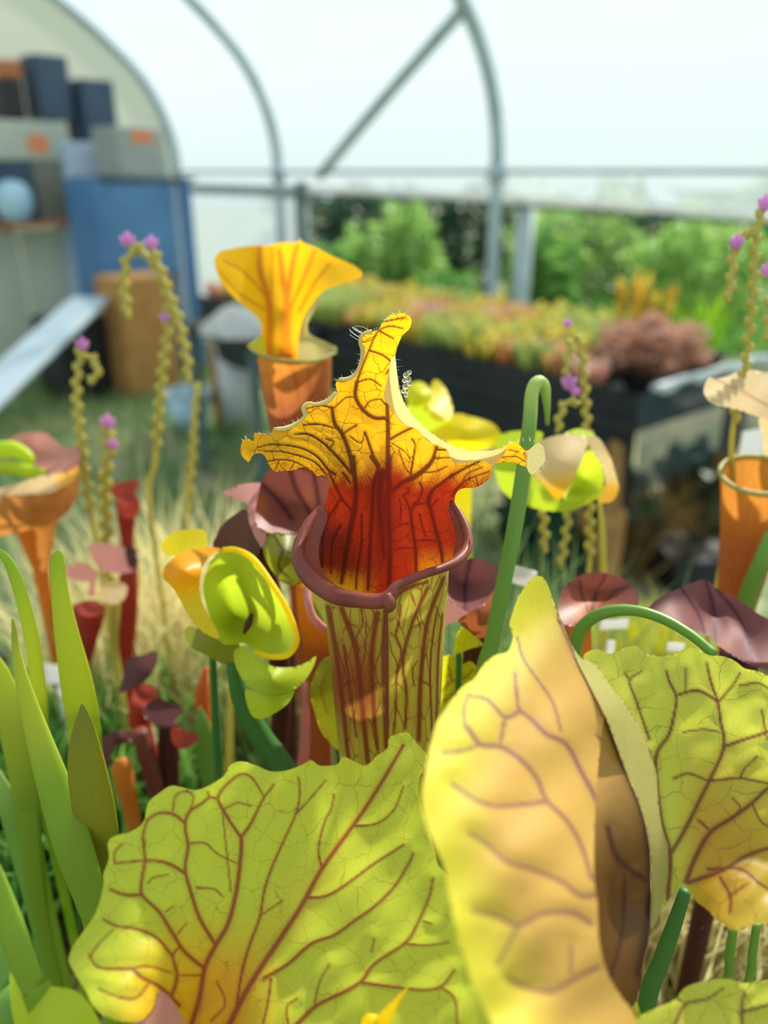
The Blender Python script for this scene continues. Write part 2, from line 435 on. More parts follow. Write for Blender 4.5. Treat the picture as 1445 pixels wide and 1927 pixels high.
strip = sweep('dark_clamp_edge', [wp(t_, -0.045, 1.235 - 0.0045 * (t_ - 3.0) ** 2 - 0.005) for t_ in ts], [0.009] * len(ts), M['darkpost'], wall_side, seg=8, sub=2)
def skirt():
    v = []; f = []; n = 24
    for i in range(n + 1):
        t_ = 1.72 + (3.1 - 1.72) * i / n
        for z in (0.0, 0.5, 1.0, 1.28):
            v.append(wp(t_, -0.02 + 0.012 * math.sin(i * 1.7) * (1.3 - z), z))
    for i in range(n):
        for j in range(3): f.append((i * 4 + j, (i + 1) * 4 + j, (i + 1) * 4 + j + 1, i * 4 + j + 1))
    return new_mesh('side_skirt', v, f, M['skirt'], wall_side)
skirt()
def hoop(t_, r, label):
    pts = [wp(t_, 0, 0), wp(t_, 0, 0.7), wp(t_, 0, ZR - 0.1)] + [wp(t_, *prof(a_)) for a_ in angs]
    root = thing('tunnel_hoop', label, 'hoop', wp(t_, 0, 0), 'steel hoops of the tunnel')
    ht = sweep('hoop_tube', pts, [r] * len(pts), M['steel'], root, seg=12, sub=4)
    sweep('clamp', [wp(t_, 0, ZR - 0.05), wp(t_, 0, ZR + 0.03)], [r * 1.45] * 2, M['steel'], ht, seg=10, sub=1)
    return root
h3 = hoop(0.0, 0.036, 'grey steel tunnel hoop standing behind the hedge opening, centre right')
h2 = hoop(1.86, 0.034, 'grey steel tunnel hoop rising behind the tall yellow pitcher')
h1 = hoop(3.11, 0.034, 'end tunnel hoop arching above the stacked crates on the left')
rail = sweep('side_rail', [wp(-3.4, 0.02, ZR), wp(0, 0.02, ZR), wp(3.1, 0.02, ZR)], [0.013] * 3, M['steel'], None, seg=8, sub=2)
tag(rail, 'thin grey horizontal rail fixed along the hoops at film edge', 'rail')
br = sweep('diagonal_brace', [wp(0.0, prof(48)[0], prof(48)[1]), wp(0.70, prof(48)[0]*.5+.015, (prof(48)[1]+ZR)/2), wp(1.40, 0.03, ZR - 0.02)], [0.032] * 3, M['steel'], None, seg=10, sub=4)
tag(br, 'slanting grey steel brace running down from hoop to rail', 'brace')
p1 = sweep('door_post', [wp(1.62, 0.0, 0), wp(1.62, 0.0, 1.3)], [0.045] * 2, M['darkpost'], None, seg=4, sub=1)
tag(p1, 'dark grey-green square post right beside the white film skirt', 'post')
p2 = sweep('ground_post', [wp(-0.12, -0.12, 0), wp(-0.12, -0.12, 1.24)], [0.05] * 2, M['steel2'], None, seg=12, sub=1)
tag(p2, 'pale galvanised upright tube just right of the central hoop', 'post')

# ------------------------------------------------------------------ end wall with cabinets and crates
E0 = np.append(W3 + DW * 3.11, 0.0); EN = np.append(-DW, 0.0); EU = np.append(NIN, 0.0); EZ = np.array([0, 0, 1.0])
def eu(x, y, off):
    p = at_plane(x, y, E0 + EN * off, EN); return (p - E0) @ EU, p[2]
ev = []; ef = []
for i, a_ in enumerate(angs):
    u, h = prof(a_); ev += [E0 + EU * u + EZ * h, E0 + EU * u]
u, h = prof(70); ev += [E0 + EU * 4.2 + EZ * (h + .4), E0 + EU * 4.2]
for i in range(len(ev) // 2 - 1): ef.append((2 * i, 2 * i + 2, 2 * i + 3, 2 * i + 1))
wall_end = new_mesh('wall_left', ev, ef, M['endfilm'], smooth=False)
struct(wall_end, 'beige film end wall behind the crates')
def ebox(name, x0, y0, x1, y1, off, depth, mat, label=None, cat=None, floor_=False, parent=None):
    """box on the end wall: photo rectangle at distance off in front of it"""
    ym = y0 + (y1 - y0) * .4; ul, zt = eu(x0, ym, off + depth); ur, zb = eu(x1, ym, off + depth)
    um, ut = eu((x0 + x1) / 2, y0, off + depth); um, ub = eu((x0 + x1) / 2, y1, off + depth)
    zb = 0.0 if floor_ else ub
    o = box(name, E0 + EU * ur + EN * off + EZ * zb, EU * (ul - ur), EN * depth, EZ * (ut - zb), mat, parent, bevel=0.01)
    if label: tag(o, label, cat)
    return o
def eroot(name, x, off, z, label, cat):
    u, _ = eu(x, 400, off); return thing(name, label, cat, E0 + EU * u + EN * off + EZ * z)
r = eroot('partition', 40, 0.1, 0, 'low sage-white partition of upright panels under the crates', 'partition')
for x0, x1 in ((-120, -52), (-48, 42), (48, 150)): ebox('panel', x0, 430, x1, 600, 0.05, 0.05, M['panel'], floor_=True, parent=r)
ebox('shelf_board', -120, 421, 150, 430, 0.03, 0.34, M['terra'], parent=r)
ebox('navy_crate', -60, 302, 66, 421, 0.05, 0.22, M['navy'], 'dark navy crate behind the light blue tub', 'crate')
ebox('olive_crate', 68, 302, 140, 421, 0.05, 0.24, M['olive'], 'dull olive crate on the shelf beside the navy crate', 'crate')
r = eroot('storage_box', 60, 0.1, eu(60, 301, .3)[1], 'long white box with an orange sticker above the olive crate', 'box')
bo = ebox('box_body', -60, 226, 128, 301, 0.05, 0.24, M['panel'], parent=r); ebox('sticker', 52, 254, 90, 288, 0.291, 0.004, M['orange'], parent=bo)
ebox('dark_crate', 70, 104, 132, 225, 0.05, 0.22, M['navy'], 'tall dark blue crate on top of the long white box', 'crate')
ebox('small_black_crate', 4, 148, 46, 225, 0.05, 0.2, M['blackpot'], 'small black crate at the left on the long white box', 'crate')
ebox('terracotta_trough', 8, 112, 42, 147, 0.06, 0.16, M['terra'], 'small terracotta trough on the small black crate', 'trough')
def lathe(name, c, prof_, mat, parent=None, seg=20, ax=(0, 0, 1)):
    c = np.asarray(c, float); v = []; f = []
    for r_, z_ in prof_:
        for j in range(seg):
            a_ = 2 * math.pi * j / seg; v.append(c + np.array([r_ * math.cos(a_), r_ * math.sin(a_), z_]))
    for i in range(len(prof_) - 1):
        for j in range(seg): f.append((i * seg + j, i * seg + (j + 1) % seg, (i + 1) * seg + (j + 1) % seg, (i + 1) * seg + j))
    return new_mesh(name, v, f, mat, parent)
u_, z_ = eu(32, 418, 0.31)
tb = lathe('blue_tub', E0 + EU * u_ + EN * 0.31 + EZ * z_, [(0.001, 0), (.07, 0), (.11, .06), (.125, .13), (.11, .2), (.07, .245), (0.001, .26)], M['skyblue'])
tag(tb, 'round light blue tub in front of the navy crate', 'tub')
ebox('pale_locker', 137, 268, 222, 500, 0.05, 0.35, M['paleblue'], 'tall pale blue locker behind the blue cabinet', 'locker', floor_=True)
ebox('upper_crate', 160, 150, 218, 268, 0.05, 0.3, M['navy'], 'dark crate on top of the pale blue locker', 'crate')
r = eroot('blue_cabinet', 280, 0.6, 0, 'blue metal cabinet with open lower shelf standing at end wall', 'cabinet')
ebox('cabinet_body', 196, 342, 330, 520, 0.45, 0.4, M['blue'], parent=r)
ebox('corner_post', 190, 338, 204, 600, 0.44, 0.42, M['blue'], parent=r, floor_=True)
ebox('corner_post', 350, 338, 368, 600, 0.44, 0.42, M['blue'], parent=r, floor_=True)
ebox('side_panel', 330, 342, 352, 560, 0.46, 0.36, M['paleblue'], parent=r, floor_=True)
ebox('top_board', 188, 334, 370, 342, 0.43, 0.44, M['navy'], parent=r)
r = eroot('grey_crate', 270, 0.6, eu(270, 333, .9)[1], 'grey crate with an orange sticker standing on blue cabinet', 'crate')
bo = ebox('crate_body', 222, 238, 312, 333, 0.5, 0.33, M['grey'], parent=r); ebox('sticker', 248, 246, 288, 268, 0.831, 0.004, M['orange'], parent=bo)
ebox('cardboard_box', 224, 520, 326, 640, 0.95, 0.3, M['card'], 'brown cardboard box in front of the blue cabinet', 'box', floor_=True)
ebox('shade_box', 108, 600, 212, 700, 0.7, 0.35, M['black'], 'black box standing in for dark growth and shade below the leaning pale board', 'crate', floor_=True)  # black box stands in for dark growth and shade below the board
# leaning board
a_ = P(172, 566, 5.0); b_ = P(-40, 770, 3.9); dirv = b_ - a_; b_ = a_ + dirv * (a_[2] / (a_[2] - b_[2])); b_[2] = 0.02; dirv = b_ - a_
side = np.cross(dirv, [0, 0, 1.0]); side /= np.linalg.norm(side); nrm = np.cross(side, dirv); nrm /= np.linalg.norm(nrm)
bd = box('leaning_board', a_ - side * 0.12, dirv, side * 0.24, nrm * 0.03, M['board']); tag(bd, 'long pale grey-blue board leaning down from crates to ground', 'board')

# ------------------------------------------------------------------ outdoors: hedge, shrubs, far shed
def leaf_cloud(n, rx, ry, rz, c, size, seed, shell=0.35):
    g = np.random.default_rng(seed)
    d = g.normal(size=(n, 3)); d /= np.linalg.norm(d, axis=1)[:, None]
    rr = (shell + (1 - shell) * g.random(n) ** 0.6)[:, None] * (1 + 0.18 * np.sin(d[:, :1] * 7 + seed) + 0.15 * np.cos(d[:, 2:] * 9 + seed))
    p = d * rr * np.array([rx, ry, rz]) + c
    a = g.normal(size=(n, 3)); a /= np.linalg.norm(a, axis=1)[:, None]
    b = np.cross(a, g.normal(size=(n, 3))); b /= np.linalg.norm(b, axis=1)[:, None]
    s = (size * (0.6 + 0.8 * g.random(n)))[:, None]
    v = np.stack([p - a * s, p + b * s * 0.45, p + a * s, p - b * s * 0.45], 1).reshape(-1, 3)
    v[:, 2] = np.maximum(v[:, 2], 0.005)
    return v, np.arange(4 * n).reshape(-1, 4)
def shrub(x, ytop, Y, wpx, mat, label, n=2600, name='shrub', zlow=0.0, seed=None):
    seed = seed or int(x * 7 + ytop); rr = ray(x, ytop); top = CAM + rr * (Y / rr[1])
    w = wpx / F * Y / 1.0 * 1.0; hgt = max(top[2], 0.3)
    c = np.array([top[0], top[1], hgt * 0.52]); root = thing(name, label, 'shrub', (c[0], c[1], 0), 'shrubs outside the tunnel')
    v, f = leaf_cloud(n, w / 2, max(0.35, w * 0.4), hgt * 0.5, c, 0.055, seed); new_mesh('foliage', v, f, M[mat], root, smooth=False)
    sweep('trunk', [(c[0], c[1], 0), (c[0] + .02, c[1], hgt * 0.3), (c[0], c[1], hgt * 0.6)], [0.025, 0.02, 0.008], M['bark'], root, seg=6, sub=2)
    return root
shrub(650, 345, 9.6, 300, 'fol_dark', 'dark green tall bush at the left end of the opening', 3600)
shrub(870, 350, 9.9, 300, 'fol_dark', 'dark green tall bush seen left of the central hoop', 3600)
shrub(1180, 350, 9.8, 360, 'fol_dark', 'dark green tall bush in the middle of the right opening', 4200)
shrub(1480, 330, 9.8, 300, 'fol_mid', 'mid green bush at the right edge below blue shed', 3200)
shrub(1090, 352, 8.9, 330, 'fol_light', 'pale green sunlit bush right of the central hoop', 1500, seed=5)  # sunlight on the hedge top put into the pale leaf colour
shrub(620, 470, 7.6, 120, 'fol_mid', 'bright green weed clump beside the tall yellow pitcher hood', 1300, seed=11)
shrub(690, 430, 7.9, 90, 'fol_light', 'pale green upright weed clump beside the dark post', 1000, seed=12)
shrub(775, 370, 8.1, 95, 'fol_light', 'tall pale green weed column halfway to central hoop', 1300, seed=13)
shrub(835, 500, 7.3, 110, 'fol_mid', 'low green weed clump left of the central hoop', 1100, seed=14)
shrub(1030, 430, 7.4, 110, 'fol_mid', 'bright green weed clump just right of pale post', 1300, seed=15)
shrub(1330, 400, 7.6, 260, 'fol_light', 'broad pale green weed bank behind the yellow bench pitchers', 2200, seed=16)
fs = at_z(1388, 420, 0.0)
rr = ray(1390, 372); tp = CAM + rr * (13.5 / rr[1]); r0 = thing('garden_shed', 'far blue-grey shed wall showing above the weeds at right', 'shed', (tp[0], tp[1], 0))
M['shed'] = solid('shed_boards', '#8fa6bd', 0.7, '#7c93ac', 3)
for i in range(8):
    box('board', (tp[0] - 0.62 + i * 0.155, tp[1], 0), (0.148, 0, 0), (0, 1.0, 0), (0, 0, tp[2] + .05), M['shed'], r0, 0.008)
box('roof', (tp[0] - 0.75, tp[1] - .12, tp[2] + .05), (1.5, 0, 0), (0, 1.3, 0), (0, 0, 0.06), M['navy'], r0)
# grass and weeds on the ground
def blades(n, sampler, h, w, seed, curve=0.5):
    g = np.random.default_rng(seed); p = sampler(g, n); z = p[:, 2:3]
    a = g.random(n) * 2 * math.pi; l = g.normal(size=(n, 2)) * curve; hh = (h * (0.5 + g.random(n)))[:, None]
    wv = np.stack([np.cos(a), np.sin(a), np.zeros(n)], 1) * w
    ln = np.hstack([l * hh, np.zeros((n, 1))])
    up = np.array([0, 0, 1.0])
    v = np.stack([p - wv, p + wv, p + ln * 0.35 + up * hh * 0.6 + wv * .7, p + ln * 0.35 + up * hh * 0.6 - wv * .7, p + ln + up * hh], 1).reshape(-1, 3)
    b = np.arange(n) * 5
    f = [(i, i + 1, i + 2, i + 3) for i in b] + [(i + 3, i + 2, i + 4) for i in b]
    return v, f
def samp_rect(x0, x1, y0, y1, z=0.0):
    return lambda g, n: np.stack([x0 + (x1 - x0) * g.random(n), y0 + (y1 - y0) * g.random(n), np.full(n, z)], 1)
v, f = blades(9000, samp_rect(-3.2, 0.6, 1.8, 6.2), 0.09, 0.006, 3)
tag(new_mesh('ground_grass', v, f, M['fol_grass'], smooth=False), 'short green grass and weeds on the tunnel ground', 'grass', kind='stuff')
v, f = blades(9000, samp_rect(-1.5, 6.5, 6.2, 9.0), 0.22, 0.01, 4)
tag(new_mesh('meadow_grass', v, f, M['fol_mid'], smooth=False), 'taller meadow grass growing outside the open side', 'grass', kind='stuff')

# ------------------------------------------------------------------ far bench with potted plants
C0 = np.array([0.74, 2.3, 0.0]); D1 = np.array([-0.64, 0.77, 0]); D1 /= np.linalg.norm(D1); D2 = np.array([D1[1], -D1[0], 0])
BZ = 0.655; BL, BW = 2.75, 0.82
bench = thing('plant_bench', 'long bench skirted in black liner carrying rows of small potted plants', 'bench', C0)
box('bench_top', C0 + EZ * (BZ - 0.03), D1 * BL, D2 * BW, EZ * 0.03, M['blackpot'], bench)
def cloth(p0, ax, drop_, mat, name, waves, tipl, parent):
    v = []; f = []; n = 40; L = np.linalg.norm(ax); nrm = np.array([ax[1], -ax[0], 0]) / L
    for i in range(n + 1):
        s = i / n; dr = drop_ * (1 + 0.06 * math.sin(s * 9)) + tipl * max(0, 1 - s * 14)
        for j in range(7):
            k_ = j / 6; p = p0 + ax * s + EZ * (0.05 - (dr + .05) * k_) + nrm * (0.012 + 0.02 * k_ * math.sin(s * waves + 1) + 0.02 * k_)
            v.append(p)
    for i in range(n):
        for j in range(6): f.append((i * 7 + j, i * 7 + j + 1, (i + 1) * 7 + j + 1, (i + 1) * 7 + j))
    return new_mesh(name, v, f, mat, parent)
T0 = C0 + EZ * 0.70
cloth(T0, D1 * BL, 0.27, M['black'], 'front_liner', 26, 0.07, bench)
cloth(T0 + D2 * 0.001, D2 * BW * 1.0, 0.24, M['clear'], 'side_liner', 40, 0.03, bench)
sweep('side_edge', [T0 + D2 * s + EZ * (0.05 + 0.006 * math.sin(s * 30)) for s in np.linspace(0.1, BW, 12)], [0.014 + 0.008 * (i % 3 == 1) for i in range(12)], M['shiny'], bench, seg=8, sub=3)
for a_, b_ in ((0.06, 0.06), (0.06, BW - .06), (BL - .06, .06), (BL - .06, BW - .06)):
    q = C0 + D1 * a_ + D2 * b_; box('leg', q - D1 * .03 - D2 * .03, D1 * .06, D2 * .06, EZ * (BZ - .03), M['wood'], bench)
sweep('brace', [C0 + D1 * .5 + D2 * .1 + EZ * .64, C0 + D1 * .1 + D2 * .1 + EZ * .1], [.028, .028], M['wood'], bench, seg=4, sub=1)
# ---- small potted plants on it
def cone_clump(n, h, r, rb, seed, lid=True, spread=0.05, z0=0.07):
    g = np.random.default_rng(seed); V = []; Fc = []
    for i in range(n):
        a = g.random() * 6.283; q = g.random() ** .5 * spread; hh = h * (0.6 + 0.6 * g.random()); le = g.normal(size=2) * 0.16
        base = np.array([q * math.cos(a), q * math.sin(a), z0]); top = base + np.array([le[0] * hh + .5 * base[0], le[1] * hh + .5 * base[1], hh])
        o = len(V)
        for s in (0, .5, 1):
            c = base * (1 - s) + top * s; rad = rb + (r - rb) * s ** 1.3
            for j in range(6): V.append(c + rad * np.array([math.cos(j * 1.047), math.sin(j * 1.047), 0]))
        for s in range(2):
            for j in range(6): Fc.append((o + s * 6 + j, o + s * 6 + (j + 1) % 6, o + s * 6 + 6 + (j + 1) % 6, o + s * 6 + 6 + j))
        if lid:
            o = len(V); b = g.random() * 6.283; dx = np.array([math.cos(b), math.sin(b), 0]); sd = np.array([-dx[1], dx[0], 0])
            V += [top + dx * r, top + dx * r * .6 + sd * r * 1.5 + EZ * r * 1.2, top - dx * r * .6 + EZ * r * 2.2, top + dx * r * .6 - sd * r * 1.5 + EZ * r * 1.2]
            Fc.append((o, o + 1, o + 2, o + 3))
    return np.array(V), Fc
def pot_mesh():
    v = []; f = []
    for s, z in ((.036, 0), (.047, .074), (.05, .075), (.05, .08), (.045, .08), (.044, .068)):
        for dx, dy in ((-1, -1), (1, -1), (1, 1), (-1, 1)): v.append((dx * s, dy * s, z))
    for i in range(5):
        for j in range(4): f.append((i * 4 + j, i * 4 + (j + 1) % 4, i * 4 + 4 + (j + 1) % 4, i * 4 + 4 + j))
    f.append((3, 2, 1, 0)); f.append((20, 21, 22, 23))
    me = bpy.data.meshes.new('pot'); me.from_pydata(v, [], f); me.materials.append(M['blackpot']); return me
POT = pot_mesh()
M['k_yellow'] = foliage('mini_yellow', '#d0c650', '#ecdc70', .55); M['k_green'] = foliage('mini_green', '#aec468', '#d4dc8c', .55)
M['k_orange'] = foliage('mini_orange', '#e0a868', '#ecc890', .55); M['k_pink'] = foliage('mini_pink', '#dca898', '#e8c8b0', .55)
M['k_red'] = foliage('mini_redbrown', '#cc9880', '#dfb8a0', .5); M['k_lime'] = foliage('mini_lime', '#86c21c', '#b6e02c', .5)
M['k_tall'] = foliage('mini_tall', '#dcb440', '#ecd860', .6)
kinds = []
for i, (mat, nm, h, n, r_) in enumerate((('k_yellow', 'yellow', .09, 16, .011), ('k_green', 'pale green', .085, 18, .010), ('k_orange', 'orange', .08, 16, .011),
                                    ('k_pink', 'pinkish', .07, 18, .012), ('k_tall', 'tall yellow', .22, 10, .012))):
    v, f = cone_clump(n, h, r_, .004, 40 + i); me = bpy.data.meshes.new('pitcher_clump'); me.from_pydata([tuple(q) for q in v], [], [tuple(map(int, q)) for q in f]); me.materials.append(M[mat])
    kinds.append((me, nm))
def put_pot(pos, rz, me, label, group, name='potted_pitcher_plant', part='pitcher_clump'):
    root = thing(name, label, 'potted plant', pos, group); root.rotation_euler = (0, 0, rz)
    for nm, q in (('pot', POT), (part, me)):
        o = bpy.data.objects.new(nm, q); col.objects.link(o); o.parent = root
    return root
g = np.random.default_rng(3)
tall_spots = []
for i in range(22):
    for j in range(9):
        a_, b_ = 0.09 + i * 0.122, 0.085 + j * 0.108
        if a_ > BL - .07 or b_ > BW - .07: continue
        q = C0 + D1 * a_ + D2 * b_ + EZ * BZ
        px, dd = proj(q[None]); x = px[0, 0]
        if x > 1470: continue
        if 0.0 < a_ < .36 and .14 < b_ < .6: continue          # room for the red-brown mound
        if a_ < .4 and b_ > .62: continue
        if a_ < .2 and b_ < .3 : continue
        nz_ = math.sin(a_ * 5.1 + b_ * 3.3) + math.sin(a_ * 2.3 - b_ * 6.1 + 1.7) + .8 * g.normal(); kd = 3 if nz_ > 1.5 else 2 if nz_ > .75 else 1 if nz_ < -.3 else 0
        if 1175 < x < 1345 and b_ > .45 and .36 < a_ < 1.0 and g.random() < .75: kd = 4
        me, nm = kinds[kd]
        wh = ('near the corner of' if a_ < .75 else 'midway along' if a_ < 1.7 else 'far along'); rw = 'front row' if j == 0 else 'back rows' if j > 3 else 'middle rows'
        sc_ = .8 + .9 * g.random() ** 2
        if a_ > 1.5: sc_ *= .8
        if kd == 4: sc_ = 1.25
        pp = put_pot(q, g.random() * 6, me, 'small pot of %s pitchers in %s %s the black bench' % (nm, rw, wh), 'potted %s pitchers, %s %s bench' % (nm, rw, wh)); pp.children[-1].scale = (1.0, 1.0, sc_)
q = C0 + D1 * .19 + D2 * .37 + EZ * BZ
root = thing('red_sundew', 'fluffy red-brown mound of fine leaves in a black pot on bench', 'potted plant', q)
o = bpy.data.objects.new('pot', POT); col.objects.link(o); o.parent = root; o.scale = (1.7, 1.7, 1.0)
v, f = leaf_cloud(2200, .15, .15, .10, np.array([0, 0, .16]), .022, 77, .1); me = bpy.data.meshes.new('red_foliage'); me.from_pydata([tuple(c) for c in v], [], [tuple(map(int, c)) for c in f]); me.materials.append(M['k_red'])
o = bpy.data.objects.new('red_foliage', me); col.objects.link(o); o.parent = root
q = C0 + D1 * .2 + D2 * .71 + EZ * BZ
root = thing('lime_grass_clump', 'bright lime green grass clump in a pot at the bench end', 'potted plant', q)
o = bpy.data.objects.new('pot', POT); col.objects.link(o); o.parent = root; o.scale = (1.3, 1.3, 1.2)
v, f = blades(90, lambda g, n: np.stack([g.normal(size=n) * .025, g.normal(size=n) * .025, np.full(n, .07)], 1), .2, .005, 9, .45)
me = bpy.data.meshes.new('grass_leaves'); me.from_pydata([tuple(c) for c in v], [], [tuple(map(int, c)) for c in f]); me.materials.append(M['k_lime']); o = bpy.data.objects.new('grass_leaves', me); col.objects.link(o); o.parent = root
# dry grass under the bench corner
q = at_z(1180, 1040, 0.0); root = thing('dry_grass_tuft', 'brown dry grass tuft on the ground below bench corner', 'grass', q)
v, f = blades(700, lambda g, n: np.stack([q[0] + g.normal(size=n) * .16, q[1] + g.normal(size=n) * .12, np.zeros(n)], 1), .26, .004, 21, .8)
new_mesh('dry_blades', v, f, M['fol_dry'], root, smooth=False)
for x, yt, Y, w_, lb in ((1030, 985, 2.75, 150, 'dark green weeds low behind the beaded sundew stalk'), (1120, 1010, 2.95, 170, 'dark green weeds added as the shade under the bench corner'), (1340, 905, 3.0, 150, 'dark green weeds added as shade under the bench behind the orange pitcher')):
    shrub(x, yt, Y, w_, 'fol_dark', lb, 900, 'shade_weeds')  # dark leaves also stand in for the shadow under the bench
bx_ = at_z(1265, 1125, 0.0); tag(box('shade_box', bx_, (.26, .04, 0), (-.04, .26, 0), (0, 0, .13), M['black']), 'low black box added to deepen the shade under the bench corner', 'crate')  # black box added to darken the shadowed ground
# ---- second, low black bench at the left with a white sheet
q0 = at_z(330, 606, 0.72); q1 = at_z(470, 642, 0.72); D3 = (q1 - q0); D3[2] = 0; D3 /= np.linalg.norm(D3); D4 = np.array([-D3[1], D3[0], 0])
b2 = thing('slatted_bench', 'low black bench behind the tall yellow pitcher carrying a white sheet', 'bench', (q0[0], q0[1], 0))
for i in range(5): box('slat', q0 + D4 * (i * .13) - EZ * .035, D3 * 0.62, D4 * .115, EZ * .035, M['blackpot'], b2)
for a_, b_ in ((.04, .03), (.54, .03), (.04, .55), (.54, .55)):
    p = q0 + D3 * a_ + D4 * b_; box('leg', np.array([p[0], p[1], 0]), D3 * .04, D4 * .04, EZ * .685, M['darkpost'], b2)
def crumple(c, rx, ry, rz, seed, mat, name):
    g = np.random.default_rng(seed); n, m_ = 30, 14; v = []; f = []
    ph = g.random(6) * 6
    for i in range(m_ + 1):
        th = math.pi / 2 * i / m_
        for j in range(n):
            a = 2 * math.pi * j / n; k_ = 1 + .13 * math.sin(3 * a + ph[0]) + .1 * math.sin(5 * a + 4 * th + ph[1]) + .06 * math.sin(9 * a + 7 * th)
            v.append(c + np.array([rx * k_ * math.cos(th) * math.cos(a), ry * k_ * math.cos(th) * math.sin(a), rz * k_ * math.sin(th)]))
    for i in range(m_):
        for j in range(n): f.append((i * n + j, i * n + (j + 1) % n, (i + 1) * n + (j + 1) % n, (i + 1) * n + j))
    return new_mesh(name, v, f, mat)
c_ = at_z(400, 636, 0.72) + D4 * .14
tag(crumple(c_, .15, .13, .1, 5, M['white'], 'white_sheet'), 'crumpled white plastic sheet lying on the low black bench', 'sheet')
def bucket(c, r0, r1, h, mat, label, rimmat):
    root = thing('bucket', label, 'bucket', c)
    bb = lathe('bucket_body', c, [(0.001, 0), (r0, 0), (r1, h), (r1 - .006, h), (r0 - .006, .01)], mat, root)
    ring = [c + np.array([r1 * math.cos(a), r1 * math.sin(a), h]) for a in np.linspace(0, 6.283, 16, endpoint=False)]
    sweep('bucket_rim', ring, [.011] * 16, rimmat, bb, seg=6, sub=2, closed=True)
    sweep('bucket_handle', [c + np.array([r1 * math.cos(a), r1 * .2, h - .02 - .1 * math.sin(a)]) for a in np.linspace(0, math.pi, 9)], [.004] * 9, M['darkpost'], bb, seg=6, sub=2)
bucket(at_z(360, 812, 0.0), .09, .13, .23, M['skyblue'], 'small pale blue bucket with white rim on the grass', M['white'])
bucket(at_z(450, 800, 0.0), .11, .14, .5, M['greyplastic'], 'tall grey-white tub on the ground behind the orange tube', M['white'])
# ------------------------------------------------------------------ near planting tray
SZ = 0.92
M['moss'] = solid('mossy_soil', '#41331f', 0.95, '#6a6a2c', 45, bump=1.0)
tray = thing('planting_tray', 'planting tray of dark mossy soil that holds the near pitchers', 'tray', (0, .4, 0))
def soil_mesh():
    nx, ny = 60, 40; v = []; f = []; g = np.random.default_rng(2)
    for j in range(ny + 1):
        for i in range(nx + 1):
            v.append((-.72 + 1.44 * i / nx, -.02 + .66 * j / ny, SZ + .006 * g.normal() * (0 < i < nx and 0 < j < ny)))
    for j in range(ny):
        for i in range(nx): a = j * (nx + 1) + i; f.append((a, a + 1, a + nx + 2, a + nx + 1))
    return new_mesh('soil', v, f, M['moss'], tray)
soil_mesh()
for p0, ax, ay in (((-.74, -.04, 0), (1.48, 0, 0), (0, .02, 0)), ((-.74, .64, 0), (1.48, 0, 0), (0, .02, 0)), ((-.74, -.02, 0), (.02, 0, 0), (0, .66, 0)), ((.72, -.02, 0), (.02, 0, 0), (0, .66, 0))):
    box('tray_side', (p0[0], p0[1], SZ - .1), ax, ay, (0, 0, .11), M['blackpot'], tray)
box('tray_base', (-.73, -.03, SZ - .12), (1.46, 0, 0), (0, .68, 0), (0, 0, .03), M['blackpot'], tray)
for x in (-.7, .64):
    for y in (0, .57): box('leg', (x, y, 0), (.06, 0, 0), (0, .06, 0), (0, 0, SZ - .12), M['wood'], tray)

# ------------------------------------------------------------------ plant helpers
SP, CP = math.sin(PITCH), math.cos(PITCH)
def vd(d0, y0, y):
    """depth at image row y on the plumb line through (row y0, depth d0)"""
    k = (y - CY) / F; h = (k * d0 - (y0 - CY) / F * d0) / (CP - k * SP); return d0 + h * SP
def zmap(ox, oy, s):
    return lambda pts: [(ox + a / s, oy + b / s) + tuple(r) for a, b, *r in pts]
def vmap(z, veins):
    return [(z(p), w0, w1) for p, w0, w1 in veins]
def root_at(p): return (float(p[0]), float(p[1]), SZ)
def stem(name, pts, root, mat, seg=10, down=True, lean=(0, 0), sub=6, flat=1.0, **kw):
    """pts: (x, y, d, half width px) from top to bottom, carried on to the soil"""
    w = [P(x, y, d) for x, y, d, r in pts]; rr = [r * d / F for x, y, d, r in pts]
    if down:
        e = drop(w[-1], SZ - .004, lean); w += e; rr += [rr[-1] * .9, rr[-1] * .75]
    return sweep(name, w, rr, mat, root, seg=seg, sub=sub, flat=flat, **kw)
def plant(name, label, cat, x, y, d, group=None):
    q = P(x, y, d); return thing(name, label, cat, (q[0], q[1], SZ), group)
def sstep(a, b, v): q = np.clip((v - a) / (b - a), 0, 1); return q * q * (3 - 2 * q)

# ------------------------------------------------------------------ plant materials
M['hood'] = leaf_mat('hood_yellow_red', '#e8aa16', '#7e200c', '#48100a', retic=.8, rscale=3.6, rwidth=.05, mottle=.25, trans=.62, tgain=1.35)
M['margin'] = leaf_mat('cream_margin', '#d8cf8c', '#c9a860', '#9a7a4a', mottle=.15, trans=.35, rough=.6)
M['lip'] = leaf_mat('maroon_lip', '#884639', '#6a322a', '#451a1a', mottle=.45, trans=.08, rough=.42, spec=.25, bump=.3)
M['tube'] = leaf_mat('veined_tube', '#c9c24a', '#94502a', '#7e3022', retic=.75, rscale=1.0, rstretch=(1.0, 1.0), rwidth=.09, mottle=.45, trans=.3, rough=.4, warp=.5)
M['fgleaf'] = leaf_mat('lime_veined_leaf', '#cfdc46', '#ecac1c', '#963c2a', retic=.42, rscale=2.0, rwidth=.035, mottle=.12, trans=.5, rough=.45, tgain=1.2)
M['tan'] = leaf_mat('tan_leaf', '#d6ab58', '#e3dc3c', '#90605a', retic=.0, rscale=2.0, mottle=.25, trans=.45, rough=.55, spec=.2)
M['brown'] = leaf_mat('shaded_fold', '#cda252', '#6b4720', '#4a2620', mottle=.3, trans=.3, rough=.45)  # tan leaf darkened to brown: shade on the turned side as colour
